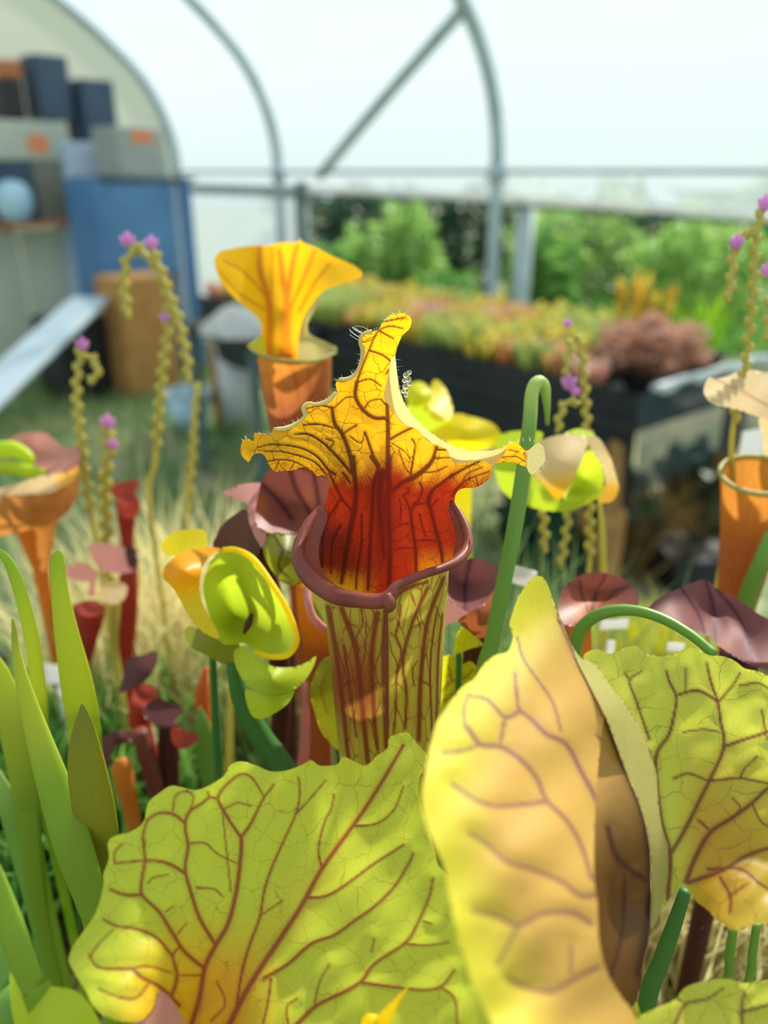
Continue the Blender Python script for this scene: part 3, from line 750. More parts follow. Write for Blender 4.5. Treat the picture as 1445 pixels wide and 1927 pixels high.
M['rleaf'] = leaf_mat('green_yellow_hood', '#cfd44c', '#c9942a', '#75372c', retic=.5, rscale=1.5, rwidth=.032, mottle=.2, trans=.5, rough=.42)
M['pale'] = leaf_mat('pale_column', '#b8b066', '#948a4c', '#8d6a4a', mottle=.2, trans=.35)
M['green'] = leaf_mat('stem_green', '#6f9a3c', '#b9cf6a', '#55762c', mottle=.15, trans=.15, rough=.4)
M['dgreen'] = leaf_mat('stem_dark_green', '#3f7034', '#6f9a3c', '#2c5524', mottle=.1, trans=.1, rough=.45)
M['blade'] = leaf_mat('blade_green', '#94b036', '#cfcc44', '#5f7a26', mottle=.2, trans=.5, rough=.42)
M['yel'] = leaf_mat('petal_yellow', '#efd81c', '#c9d81e', '#b8a010', mottle=.1, trans=.5, rough=.45)
M['orangepetal'] = leaf_mat('petal_orange', '#f0a818', '#efd020', '#c07010', mottle=.15, trans=.5)
M['lime'] = leaf_mat('sepal_lime', '#bdd030', '#84981e', '#8a9a1c', mottle=.12, trans=.45, rough=.4)
M['beige'] = leaf_mat('petal_beige', '#dcc08c', '#f0b020', '#b08050', mottle=.15, trans=.4, rough=.5)
M['yhood'] = leaf_mat('back_hood_yellow', '#f4bb14', '#cfa81c', '#c4701a', retic=.0, mottle=.12, trans=.6, tgain=1.35)
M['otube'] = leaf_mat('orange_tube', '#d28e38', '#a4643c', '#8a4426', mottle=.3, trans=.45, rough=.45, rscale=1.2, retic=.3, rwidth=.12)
M['maroon'] = leaf_mat('maroon_lid', '#84493f', '#b0602c', '#4d2226', mottle=.35, trans=.3, rough=.45, spec=.3)
M['purple'] = leaf_mat('purple_lid', '#7a4a48', '#a0522c', '#4a2530', mottle=.35, trans=.2, rough=.55, spec=.18)
M['pink'] = leaf_mat('pink_lid', '#c98a80', '#b06a58', '#8f4a40', mottle=.2, trans=.35, rough=.45)
M['red'] = leaf_mat('red_pitcher', '#a84434', '#c86a4c', '#6e201a', mottle=.3, trans=.45)
M['dmaroon'] = leaf_mat('dark_maroon', '#4f2420', '#6e382c', '#2c1214', mottle=.3, trans=.15, rough=.4)
M['olivel'] = leaf_mat('olive_leaf', '#93942a', '#6f7a22', '#4a3a18', mottle=.3, trans=.4)
M['ylime'] = leaf_mat('yellow_lime_hood', '#d2d41c', '#8a8a1c', '#8f5a1c', retic=.5, rscale=3.2, rwidth=.06, mottle=.15, trans=.5)
M['beads'] = leaf_mat('sundew_bud', '#c9bf62', '#d8b070', '#8a7a3a', mottle=.15, trans=.35, rough=.5)
M['violet'] = leaf_mat('violet_petal', '#d8a4d4', '#ecc0e0', '#b070b0', mottle=.1, trans=.5)
M['dryorange'] = leaf_mat('dry_orange_leaf', '#c8682a', '#a0521c', '#7a3a18', mottle=.3, trans=.3)
m, t, out = nt('clear_droplet'); gl = N(t, 'ShaderNodeBsdfGlass', i_Roughness=0.02, i_IOR=1.33); t.links.new(gl.outputs[0], out.inputs[0]); M['drop'] = m
m, t, out = nt('web_silk'); e1 = N(t, 'ShaderNodeBsdfDiffuse'); e1.inputs[0].default_value = (.9, .9, .88, 1); e2 = N(t, 'ShaderNodeBsdfTranslucent'); e2.inputs[0].default_value = (.9, .9, .88, 1)
mx = N(t, 'ShaderNodeMixShader', i_0=.5); t.links.new(e1.outputs[0], mx.inputs[1]); t.links.new(e2.outputs[0], mx.inputs[2]); t.links.new(mx.outputs[0], out.inputs[0]); M['silk'] = m

# ------------------------------------------------------------------ MAIN PITCHER
Z1 = zmap(430, 560, 2.408); Z3 = zmap(540, 860, 4.014); Z2 = zmap(500, 960, 3.284)
mp_ = plant('pitcher', 'sharp central pitcher with red-throated yellow hood and maroon rolled lip', 'pitcher', 722, 1600, vd(.262, 1140, 1600))
hood_out = Z1([(700,110),(740,80),(795,72),(828,100),(820,140),(790,170),(770,210),(755,270),(760,330),(775,420),(800,490),(850,560),(920,620),(990,665),(1060,695),(1140,700),(1230,690),(1270,660),(1300,655),(1340,690),(1352,715),(1348,765),(1280,745),(1200,755),(1195,790),(1170,830),(1120,860),(1060,865),(1030,890),(1020,940),(1000,950),(1050,1010),(1085,1090),(1080,1160),(1040,1195),(960,1230),(850,1270),(790,1330),(770,1390),(690,1400),(600,1395),(500,1360),(420,1300),(350,1230),(312,1160),(320,1110),(360,1060),(400,1010),(430,960),(450,890),(455,830),(430,805),(400,808),(370,780),(330,768),(300,782),(250,785),(220,790),(190,770),(165,720),(140,705),(110,715),(90,745),(60,715),(55,695),(62,650),(85,640),(115,650),(115,620),(140,612),(190,620),(205,595),(260,595),(310,570),(345,540),(340,500),(360,480),(400,485),(450,470),(490,430),(485,390),(505,370),(540,370),(580,340),(600,290),(610,240),(595,200),(610,165),(650,155),(680,145)])
hood_d = Z1([(760,90,.244),(680,180,.248),(740,250,.252),(700,430,.262),(590,400,.258),(480,430,.255),(360,500,.253),(210,600,.249),(60,690,.242),(180,740,.247),(330,770,.254),(450,840,.260),(560,700,.264),(720,700,.268),(830,650,.265),(900,780,.264),(1050,700,.257),(1200,740,.250),(1340,720,.243),(1100,850,.254),(1010,940,.2665),(860,930,.270),(728,930,.276),(600,930,.271),(430,970,.2685),(728,1150,.284),(900,1150,.277),(1040,1150,.268),(1085,1090,.2645),(560,1150,.278),(430,1150,.268),(330,1120,.2655),(728,1380,.290),(600,1390,.286),(420,1300,.270),(850,1300,.285),(960,1230,.275)])
hv = vmap(Z1, [([(718,478),(722,600),(722,760),(730,860)],3.0,4.5),([(735,880),(800,830),(870,790),(920,740),(942,680)],3.6,2.6),([(905,940),(920,880),(980,830),(1060,780),(1140,740)],3.0,1.6),
 ([(825,800),(835,740),(845,670),(830,640)],1.9,1.0),([(728,645),(780,615),(832,590)],2.2,1.8),([(940,690),(1000,690)],1.4,.9),([(930,730),(1000,725),(1060,722)],1.2,.8),([(860,790),(930,790),(990,765)],1.2,.8),
 ([(565,790),(545,700),(515,620),(480,570),(468,500)],3.8,2.8),([(468,500),(420,490),(350,505)],1.8,.9),([(565,790),(575,900),(545,1060),(520,1250)],3.4,2.8),
 ([(720,545),(660,545),(610,510),(575,450),(580,385)],3.0,3.2),([(580,385),(610,300),(640,230),(655,190)],1.8,1.2),([(670,760),(645,690),(618,610)],2.8,1.6),
 ([(555,795),(500,730),(430,660),(360,620),(300,620)],2.6,1.2),([(480,800),(450,780),(400,720),(320,680),(200,665),(130,680)],1.9,.9),([(440,800),(380,740),(250,700),(160,695)],1.3,.8),
 ([(455,690),(475,655),(440,640)],1.3,1.0),([(575,450),(530,455),(480,500)],1.1,.8),([(580,385),(640,370),(690,400)],1.4,1.0),([(515,620),(560,590),(580,580)],1.4,1.2),([(640,240),(700,262),(738,300),(715,345)],1.5,1.6),
 ([(655,190),(680,150),(730,130),(790,140)],1.4,1.0),([(680,150),(745,185)],1.2,1.0),([(600,205),(655,190)],1.0,.8),([(700,110),(800,90)],1.4,1.2),([(610,510),(640,470),(690,460)],1.2,.9),([(690,460),(715,490)],1.2,1.2),
 ([(340,578),(410,575),(490,595)],1.5,1.0),([(550,630),(600,660),(615,610)],.9,.8),([(770,690),(800,770),(825,800)],.9,.8),([(740,660),(800,700),(820,730)],.8,.6),([(170,745),(230,735),(300,745),(380,790)],1.1,.7),([(230,735),(210,780)],.9,.6),([(300,745),(280,780)],.8,.6),
 ([(1010,900),(1060,840),(1120,810),(1180,790)],1.4,.8),([(1060,840),(1080,800),(1150,770)],.9,.7),([(1120,810),(1130,855)],.9,.7),([(1240,725),(1300,720),(1345,745)],.9,.7),([(1270,690),(1310,700)],.8,.6)]) + vmap(Z3, [
 ([(500,0),(520,250),(515,400),(470,600),(430,800),(410,950)],3.2,3.0),([(640,0),(690,85),(655,200),(640,450),(625,700),(610,1000)],4.2,2.6),([(768,0),(765,300),(775,700),(770,1030)],4.5,4.0),([(720,120),(700,300),(715,560),(735,760)],7.0,3.0),
 ([(790,260),(880,190),(960,160),(1060,80),(1115,0)],3.0,3.0),([(1062,330),(1100,250),(1180,190),(1250,130)],3.4,2.0),([(1062,330),(1090,420),(1120,540),(1160,680),(1175,800)],3.2,2.6),([(930,400),(950,560),(970,700),(975,880)],2.4,2.6),
 ([(930,400),(980,360),(1055,350)],1.5,1.2),([(930,400),(900,330),(880,290),(920,270),(910,230)],1.5,1.0),([(1000,190),(1022,250),(990,330),(945,360)],1.6,1.2),([(850,320),(860,420),(850,520)],1.2,.8),([(1000,430),(1020,520),(1050,600)],1.2,1.0),
 ([(490,410),(410,310),(350,190),(320,130)],2.0,1.4),([(420,120),(480,200)],2.0,1.5),([(270,530),(380,350),(420,330)],2.2,1.4),([(270,530),(265,700),(262,830)],2.4,2.0),([(400,515),(340,650),(330,880)],1.8,1.2),([(560,440),(560,650),(530,850),(518,1000)],1.6,1.6),
 ([(400,300),(350,450)],1.2,.8),([(970,635),(1060,628),(1150,635)],1.4,1.0),([(800,700),(880,690),(960,690)],1.0,.8),([(1090,370),(1140,320)],1.4,1.0),([(790,560),(850,520),(940,490)],1.2,.8)])
def hood_tone(x, y):
    n = 5 * np.sin(x * .06 + 1) + 4 * np.sin(x * .19 + y * .13) + 5 * np.sin(x * .71 + y * .23) * np.sin(y * .61 - x * .17)
    a = sstep(850, 925, y + n + np.where(np.abs(x - 722) < 60, 30 * (1 - np.abs(x - 722) / 60), 0) + .35 * np.maximum(0, 640 - x) * 0)
    b = .65 * sstep(1060, 1120, y) * sstep(720, 650, x) + .25 * sstep(1020, 1080, y) * sstep(770, 800, x)
    return a * (1 - b)
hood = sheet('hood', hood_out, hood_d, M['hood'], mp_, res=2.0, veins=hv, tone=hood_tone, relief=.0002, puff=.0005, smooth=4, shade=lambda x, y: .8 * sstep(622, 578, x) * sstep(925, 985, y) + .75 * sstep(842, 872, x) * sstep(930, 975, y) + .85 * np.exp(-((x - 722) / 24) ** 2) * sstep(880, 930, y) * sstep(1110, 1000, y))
sheet('folded_margin', Z1([(735,285),(755,268),(762,330),(778,420),(803,490),(853,556),(923,616),(990,660),(1060,690),(1140,695),(1230,686),(1266,662),(1245,715),(1190,757),(1150,740),(1060,750),(1010,738),(985,685),(900,650),(860,600),(790,572),(740,505),(703,450),(722,360)]),
      Z1([(745,290,.2495),(740,400,.2555),(790,540,.2595),(880,610,.2605),(1000,690,.2560),(1100,720,.2515),(1240,700,.2465),(720,450,.2590),(860,600,.2610)]), M['margin'], hood, res=2.5, tone=lambda x, y: .5 * sstep(880, 960, x), puff=0, smooth=4)
sheet('tail_tip', Z1([(1338,700),(1360,690),(1400,660),(1428,680),(1434,735),(1410,770),(1375,802),(1350,770)]), Z1([(1340,720,.2430),(1430,700,.2400),(1380,790,.2415)]), M['margin'], hood, res=2.0, tone=lambda x, y: .3 + 0 * x)
lv = Z1([(455,830),(430,805),(400,808),(370,780),(330,768)])
for seg_pts in ([(205,596),(260,592),(310,568),(345,538),(340,500),(360,479),(400,483),(450,468),(488,430)], [(500,370),(540,369),(578,342),(600,290),(609,240),(596,200),(610,165),(650,155)]):
    q = np.array(Z1(seg_pts)); dd = tps(hood_d)(q) - .0005
    sweep('margin_bead', PV(q, dd), [.00055 + .00025 * (i % 3 == 1) for i in range(len(q))], M['margin'], hood, seg=8, sub=4)
# fine hairs along the hood margin
hp = cr(np.array(Z1([(62,650),(115,620),(190,620),(260,595),(310,570),(345,540),(360,480),(450,470),(488,430),(505,370),(580,340),(600,290),(610,240),(610,165),(680,145),(740,80),(795,72),(828,100)])), 14)
hp2 = cr(np.array(Z1([(755,270),(775,420),(800,490),(850,560),(920,620),(990,665),(1060,695),(1140,700),(1230,690),(1300,655),(1400,660),(1434,735),(1375,802)])), 14)
V, Fc = [], []; g = np.random.default_rng(12)
for pl in (hp, hp2):
    for _ in range(120):
        i = g.integers(0, len(pl) - 1); tq = pl[i + 1] - pl[i]; nq = np.array([tq[1], -tq[0]]); nq /= np.linalg.norm(nq) + 1e-9
        L_ = 3 + 6 * g.random(); q0_ = pl[i]; q1_ = q0_ + nq * L_ + g.normal(size=2) * 3
        d0 = tps(hood_d)(q0_[None])[0] - .0004; a = P(*q0_, d0); b = P(*q1_, d0 - .001 * g.random()); wd = np.array([.00004, 0, .00003])
        o = len(V); V += [a - wd, a + wd, b]; Fc.append((o, o + 1, o + 2))
hr = new_mesh('margin_hairs', V, Fc, M['silk'], hood); hr['kind'] = 'stuff'
# rolled lip
lip = [(604,955,.268,5),(580,985,.264,9),(562,1030,.258,12),(566,1062,.252,15),(588,1092,.246,17),(630,1120,.240,17),(680,1130,.236,15),(716,1131,.2345,15),(733,1122,.2345,14),(748,1102,.236,10),(790,1083,.240,8.5),(830,1070,.245,8.5),(862,1054,.250,10),(880,1028,.256,10),(878,998,.260,9),(864,966,.264,7),(849,945,.266,4)]
lip_o = sweep('lip', [P(x, y, d) for x, y, d, r in lip], [r * d / F for x, y, d, r in lip], M['lip'], mp_, seg=16, sub=8, uvs=(1.2, 45), tone=lambda x, y: .3 + .3 * np.sin(x * .07))
sweep('lip_notch', [P(728, 1118, .2338), P(733, 1138, .2332), P(729, 1152, .2345)], [.0016, .0021, .0006], M['lip'], lip_o, seg=10, sub=5)
sheet('lip_flare', [(604,950),(585,978),(566,1010),(556,1040),(570,1078),(600,1105),(640,1122),(640,1108),(612,1085),(602,1060),(600,1030),(608,1000),(616,970)], [(604,952,.2665),(560,1040,.2570),(608,1030,.2640),(600,1100,.2480),(640,1115,.2420),(612,1085,.2560)], M['lip'], lip_o, res=3, puff=0)
sheet('lip_flare', [(850,940),(866,966),(882,1005),(884,1030),(866,1052),(852,1046),(858,1020),(854,990),(844,960)], [(850,942,.2650),(884,1010,.2565),(866,1050,.2510),(854,1000,.2645)], M['lip'], lip_o, res=3, puff=0)
# tube
tube_v = vmap(Z2, [([(738,620),(726,900),(742,1460)],3.6,3.0),([(470,610),(540,800),(570,950),(600,1250),(632,1560)],4.2,3.8),([(385,600),(430,850),(470,1150),(512,1540)],4.0,3.2),([(690,640),(660,830),(655,1000),(672,1300),(692,1480)],4.8,2.6),
 ([(590,615),(600,700),(560,790),(585,880)],1.8,1.0),([(480,840),(515,1050),(560,1400)],1.8,1.4),([(620,700),(610,900),(580,1010)],1.2,.9),([(440,830),(500,1050),(520,1200)],1.0,.8),
 ([(1100,420),(1010,650),(975,850),(955,1100),(945,1420)],3.2,3.6),([(1000,480),(920,660),(860,850),(850,1000),(870,1130),(862,1350)],2.8,2.0),([(835,590),(820,700),(805,780),(840,880),(810,1000),(805,1200),(790,1380)],2.0,1.6),
 ([(1060,620),(1030,800),(1015,1000),(1020,1200),(1030,1440)],1.6,1.4),([(1092,640),(1066,900),(1056,1250),(1045,1400)],1.8,1.8),([(772,570),(860,490),(1000,440)],3.6,2.2),([(770,760),(805,780)],1.4,1.2),([(840,880),(860,850)],1.4,1.2),([(935,660),(960,740)],1.2,.9),([(900,520),(930,600)],1.2,.8),([(920,1090),(905,990),(940,930)],1.2,.8)])
lipx = cr(np.array([(q[0], q[1]) for q in lip]), 6)
def main_tube():
    seg, rows = 220, 150; V = []; 
    th = np.arange(seg) / seg * 2 * math.pi
    yb = 1760.0
    def rad(y): return np.interp(y, [1040, 1110, 1150, 1250, 1350, 1430, 1600, 1760], [122, 119, 113, 106, 98, 92, 78, 64])
    def axx(y): return np.interp(y, [1100, 1430, 1760], [724, 731, 738])
    topy = np.zeros(seg)
    fl = lipx[(lipx[:, 1] > 1015)]; fl = fl[np.argsort(fl[:, 0])]
    for j in range(seg):
        x = 724 + 116 * math.sin(th[j]); c = math.cos(th[j])
        yl = np.interp(x, fl[:, 0], fl[:, 1]) + 4
        topy[j] = yl if c > 0 else yl * (1 + max(c, -.5) * 2) + 1148 * (-max(c, -.5) * 2)
    for i in range(rows):
        s = (i / (rows - 1)) ** 1.15
        y = topy + (yb - topy) * s
        dax = vd(.264, 1120, y); R = rad(y)
        x = axx(y) + R * np.sin(th)
        flute = 1 + .012 * np.cos(th * 9)
        d = dax - R / F * .264 * np.cos(th) * flute - .0012 * np.exp(-(np.sin(th) / .05) ** 2) * (np.cos(th) > 0)
        V.append(PV(np.stack([x, y], 1), d))
    V = np.vstack(V); last = V[-seg:]; c = last.mean(0); e = np.array([c[0], c[1], SZ - .004])
    for k_ in (.5, 1.0): V = np.vstack([V, last * (1 - k_) + (e + (last - c) * .35) * k_])
    rows += 2
    f = [(i * seg + j, i * seg + (j + 1) % seg, (i + 1) * seg + (j + 1) % seg, (i + 1) * seg + j) for i in range(rows - 1) for j in range(seg)]
    q, _ = proj(V); v = vein_field(q, tube_v)[0]
    uv = np.stack([np.tile(np.minimum(th, 2 * math.pi - th) * 4.2, rows), q[:, 1] / 62], 1)
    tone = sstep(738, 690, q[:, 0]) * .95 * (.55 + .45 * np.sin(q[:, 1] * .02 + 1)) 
    return new_mesh('tube', V, f, M['tube'], mp_, uv=uv, attrs={'vein': v, 'tone': tone})
main_tube()
ky = [1150, 1200, 1260, 1330, 1400, 1470]
sweep('keel', [P(np.interp(y, [1140, 1430], [727, 729]), y, vd(.264, 1120, y) - np.interp(y, [1110, 1150, 1250, 1350, 1430, 1600], [119, 113, 106, 98, 92, 78]) / F * .264 * 1.012 - .0009) for y in ky], [.0004, .0006, .0006, .0006, .0005, .0004], M['lip'], mp_, seg=8, sub=4)
# web and dew on the hood
wb = thing('cobweb', 'tiny wisp of pale cobweb on the left edge of hood tip', 'cobweb', P(684, 640, .249))
g = np.random.default_rng(4)
for i in range(9):
    a = np.array([690 + g.normal() * 4, 640 + g.normal() * 9]); b = np.array([668 + g.normal() * 7, 618 + g.normal() * 5]); c_ = (a + b) / 2 + g.normal(size=2) * 1.5
    sweep('web_strand', [P(*a, .2485), P(*c_, .2485), P(*b, .249)], [.00005] * 3, M['silk'], wb, seg=4, sub=3)
dw = thing('dew_cluster', 'cluster of clear dew drops hanging on right edge of hood', 'dew drops', P(768, 720, .256))
SPH = []
def ball_mesh(name, mat, n=12, m_=8):
    v = []; f = []
    for i in range(m_ + 1):
        for j in range(n): v.append((math.sin(math.pi * i / m_) * math.cos(2 * math.pi * j / n), math.sin(math.pi * i / m_) * math.sin(2 * math.pi * j / n), math.cos(math.pi * i / m_)))
    for i in range(m_):
        for j in range(n): f.append((i * n + j, (i + 1) * n + j, (i + 1) * n + (j + 1) % n, i * n + (j + 1) % n))
    me = bpy.data.meshes.new(name); me.from_pydata(v, [], f); me.polygons.foreach_set('use_smooth', [True] * len(f)); me.materials.append(mat)
    at = me.attributes.new('vein', 'FLOAT', 'POINT'); at = me.attributes.new('tone', 'FLOAT', 'POINT'); me.uv_layers.new(name='UVMap'); return me
DROP = ball_mesh('drop', M['drop'])
for x, y, r in ((764, 706, 6), (770, 701, 5), (761, 716, 5), (768, 714, 6), (771, 722, 5), (763, 727, 6), (759, 736, 5), (766, 736, 4), (764, 744, 4)):
    o = bpy.data.objects.new('drop', DROP); col.objects.link(o); attach(o, dw); o.location = Vector(P(x, y, .2545 + .001 * g.random())); o.scale = (r / F * .25,) * 3

# ------------------------------------------------------------------ LEFT FOREGROUND HOOD
ZL = zmap(100, 1360, 1.8526)
lf = plant('pitcher', 'big lime green hood with red branching veins at the lower left', 'pitcher', 500, 2050, vd(.205, 1900, 2050))
lo_ = ZL([(150,1000),(110,930),(62,850),(55,820),(75,770),(110,720),(150,660),(175,570),(175,530),(195,470),(190,420),(215,395),(270,380),(315,345),(330,280),(370,245),(410,220),(450,225),(500,235),(560,210),(600,180),(620,145),(660,135),(710,150),(760,170),(820,165),(870,145),(900,130),(930,150),(990,145),(1010,118),(1050,135),(1090,150),(1130,115),(1165,90),(1170,55),(1200,40),(1235,35),(1265,70),(1300,110),(1300,150),(1275,200),(1280,280),(1300,350),(1330,450),(1345,500),(1400,560),(1530,700),(1620,900),(1620,1100),(1300,1280),(900,1330),(560,1300),(450,1150),(428,1030),(405,975),(385,940),(362,945),(352,985),(320,1030),(270,1045),(200,1030)])
ld_ = ZL([(60,830,.193),(175,550,.201),(330,300,.208),(640,140,.216),(900,140,.221),(1210,50,.228),(1300,130,.225),(1280,300,.219),(1340,500,.211),(1560,900,.196),(500,500,.211),(800,400,.220),(900,600,.219),(300,800,.196),(370,940,.196),(300,1030,.188),(480,960,.207),(650,950,.212),(900,950,.209),(1200,800,.206),(600,1250,.204),(1000,1250,.198),(330,620,.204)])
lv_ = vmap(ZL, [([(1220,80),(1150,200),(1080,310),(1000,420),(930,520),(870,630),(800,740),(720,860),(660,960),(600,1090),(560,1250)],2.6,5.0),([(480,1060),(510,960),(530,850),(570,770),(610,700),(640,580),(655,450),(655,400)],4.2,3.0),([(655,400),(620,350),(585,290),(575,260),(600,220),(650,180),(690,190),(725,240),(735,265)],2.4,1.0),([(655,400),(690,350),(730,270),(770,215)],2.6,1.4),
 ([(560,765),(510,680),(480,590),(460,510),(470,430),(460,360),(475,310),(520,280),(545,260),(575,265)],3.0,1.6),([(460,350),(420,320),(370,315),(330,340),(315,390),(320,430)],2.2,1.2),([(460,525),(400,490),(330,480),(220,490)],2.8,1.2),([(525,855),(460,800),(420,740),(370,660),(310,600),(310,540),(320,480),(312,400)],3.0,1.8),([(310,600),(250,600),(198,580)],2.6,1.8),
 ([(418,815),(360,750),(290,720),(220,710),(175,685)],2.4,1.4),([(415,950),(432,880),(418,815),(440,780)],2.8,1.6),([(440,985),(370,920),(310,890),(270,860),(200,860),(150,850),(125,810)],3.0,1.2),([(270,860),(330,850),(410,870)],1.6,1.0),([(125,820),(160,770),(210,720)],1.3,.9),([(230,960),(290,960),(340,900)],1.8,1.4),([(160,930),(230,960)],1.2,1.0),
 ([(640,980),(660,860),(690,760),(720,680),(735,590),(760,510),(800,420),(845,320),(860,250),(855,190)],2.2,1.2),([(845,320),(900,260),(950,200)],1.4,.8),([(935,500),(925,440),(945,350),(970,300),(980,250)],1.8,.9),([(1045,360),(1130,350),(1190,300),(1222,220)],1.8,.9),([(890,610),(960,600),(1040,550),(1120,490),(1222,425)],2.2,1.6),([(735,890),(820,840),(900,770),(980,740),(1050,690),(1120,640),(1190,570),(1240,490),(1255,455)],2.8,1.6),
 ([(840,1060),(920,985),(1010,940),(1075,900),(1120,840),(1230,765),(1270,700),(1310,610),(1325,540)],3.4,1.4),([(1230,770),(1300,775),(1380,765)],1.8,1.0),([(1075,905),(1180,920),(1280,930),(1350,920),(1400,860)],2.4,1.6),([(1350,920),(1400,960),(1410,1050)],1.6,1.2),([(760,890),(750,970),(730,1060)],1.6,1.4),([(910,985),(930,900),(965,840)],1.4,.7),([(480,420),(530,420),(570,455),(640,490)],1.6,.8),([(500,575),(560,580),(590,605)],1.4,.7),([(720,675),(770,640),(800,620)],1.1,.7),([(215,490),(215,450),(240,425)],1.4,.8),
 ([(330,340),(300,320)],1.0,.7),([(545,260),(540,240)],1.4,1.0),([(620,590),(590,310)],.1,.1),([(590,305),(640,280),(690,290)],.8,.6),([(415,310),(430,250),(480,240)],1.0,.6),([(475,310),(490,260),(465,235)],1.0,.6),([(820,1050),(815,990),(850,960)],1.4,.8),([(520,880),(440,880)],1.6,1.2),([(550,1040),(600,980),(570,900)],1.4,.9),([(1320,700),(1290,690)],1.0,.7),([(1110,800),(1120,750)],.9,.6),([(330,560),(350,540),(400,530)],1.0,.7),([(390,660),(420,640)],1.0,.6),([(465,700),(430,740)],.8,.5)])
sheet('hood', lo_, ld_, M['fgleaf'], lf, res=2.6, veins=lv_, tone=lambda x, y: sstep(250, 60, np.hypot((x - 370) * 1.15, (y - 1960) * .8)) * .95 + .25 * sstep(100, 0, np.abs(x - (370 + (1927 - y) * .82))) * sstep(1500, 1800, y), puff=.0004, relief=-.00015, ripple=.0005, rf=.035, smooth=4)
sheet('curled_lobe', ZL([(355,985),(365,945),(385,938),(410,960),(440,1010),(470,1080),(470,1200),(300,1200),(280,1050),(330,1030)]), ZL([(370,950,.1950),(440,1010,.199),(320,1100,.190),(470,1200,.2)]), M['pink'], lf, res=4)
stem('tube', [(400, 1990, .2, 40), (430, 2060, vd(.2, 1990, 2060), 60)], lf, M['tube'], seg=24, lean=(.02, .03))

# ------------------------------------------------------------------ RIGHT FOREGROUND HOOD (folded)
ZR_ = zmap(780, 1060, 2.173)
rf_ = plant('pitcher', 'large folded tan hood with purple veins filling the lower right foreground', 'pitcher', 1190, 1900, .2)
tan_out = ZR_([(480,60),(520,55),(545,90),(585,200),(640,330),(700,470),(770,605),(765,700),(752,820),(742,950),(736,1080),(733,1200),(735,1300),(748,1400),(755,1550),(790,1680),(850,1780),(893,1840),(930,2050),(500,2080),(380,1980),(300,1850),(230,1700),(180,1540),(150,1400),(120,1250),(70,1130),(40,1050),(30,950),(45,850),(65,740),(90,650),(130,590),(190,510),(245,470),(280,415),(330,375),(380,360),(402,300),(388,250),(402,200),(430,130)])
tan_d = ZR_([(510,60,.224),(640,330,.216),(400,250,.214),(280,410,.200),(130,600,.180),(70,740,.172),(40,950,.160),(90,1160,.152),(170,1500,.146),(300,1850,.142),(600,2050,.142),(880,1830,.172),(760,1550,.166),(740,1300,.170),(760,780,.203),(740,1000,.189),(600,700,.192),(480,500,.200),(400,900,.172),(600,1100,.170),(400,1300,.156),(560,1600,.152),(780,620,.208),(735,1150,.178)])
tan_v = vmap(ZR_, [([(770,620),(715,500),(640,345),(585,220)],3.6,2.0),([(800,1150),(780,1070),(740,960),(680,850),(620,740),(540,700),(480,640),(430,600),(420,560),(410,450)],4.2,2.0),([(430,605),(370,630),(300,560),(220,540)],3.0,1.6),([(370,630),(350,740)],2.4,2.0),([(215,670),(270,740),(350,750),(430,800),(500,880),(540,970),(620,1050),(680,1150),(725,1290)],3.6,2.6),([(540,975),(400,990),(280,980),(150,900)],3.4,2.0),
 ([(740,1355),(680,1360),(600,1300),(480,1250),(380,1220),(300,1150),(220,1100)],3.2,1.8),([(720,1470),(650,1430),(560,1425),(500,1440),(420,1480),(330,1440),(240,1420)],3.6,2.0),([(750,1650),(650,1700),(560,1750),(450,1730),(380,1690)],3.2,1.8),([(120,775),(200,765),(270,740)],2.4,1.6),([(210,680),(200,600),(220,540)],2.0,1.4),([(640,1680),(640,1560)],2.0,1.2),([(340,1640),(420,1490)],2.2,1.4),([(600,690),(560,560),(450,400),(420,300)],1.2,.8),([(830,780),(740,700)],2.0,1.2)])
sheet('front_fold', tan_out, tan_d, M['tan'], rf_, res=4.0, veins=tan_v, tone=lambda x, y: .85 * sstep(150, 5, x - np.interp(y, [1090, 1250, 1330, 1450, 1560, 1700, 1927], [985, 915, 860, 815, 810, 850, 935])) + .3 * sstep(1250, 1100, y), puff=.0005, ripple=.001, rf=.022, seed=2)
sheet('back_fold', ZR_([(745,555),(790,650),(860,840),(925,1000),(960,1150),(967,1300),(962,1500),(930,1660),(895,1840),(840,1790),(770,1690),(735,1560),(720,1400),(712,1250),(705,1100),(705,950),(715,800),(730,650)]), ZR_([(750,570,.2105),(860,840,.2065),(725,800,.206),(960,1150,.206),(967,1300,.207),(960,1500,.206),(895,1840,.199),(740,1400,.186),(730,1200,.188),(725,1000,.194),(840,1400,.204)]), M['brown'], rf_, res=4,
      veins=vmap(ZR_, [([(760,590),(860,840),(930,1010),(955,1160),(962,1320),(950,1500),(915,1680)],4.5,5.5),([(955,1300),(890,1260),(820,1190),(790,1080)],4.5,4.0),([(860,1270),(850,1500),(800,1690)],2.4,2.2)]), tone=lambda x, y: .25 + .75 * sstep(1350, 1680, y + .5 * (x - 1150)), puff=.0006)  # tone deepens downward to paint the shade on the fold
strip_out = ZR_([(585,200),(640,330),(690,395),(730,395),(800,500),(880,600),(950,720),(988,800),(995,950),(1012,1080),(1043,1180),(1045,1290),(1012,1410),(965,1490),(970,1300),(963,1150),(925,1000),(860,840),(790,650),(700,470),(630,330)])
sheet('column', strip_out, ZR_([(600,240,.219),(700,400,.216),(800,600,.2085),(960,1150,.2065),(1040,1200,.2130),(1010,1400,.2110),(900,650,.2160),(990,900,.2160),(967,1450,.2075)]), M['pale'], rf_, res=3.5, tone=lambda x, y: .6 * sstep(1450, 1700, y))
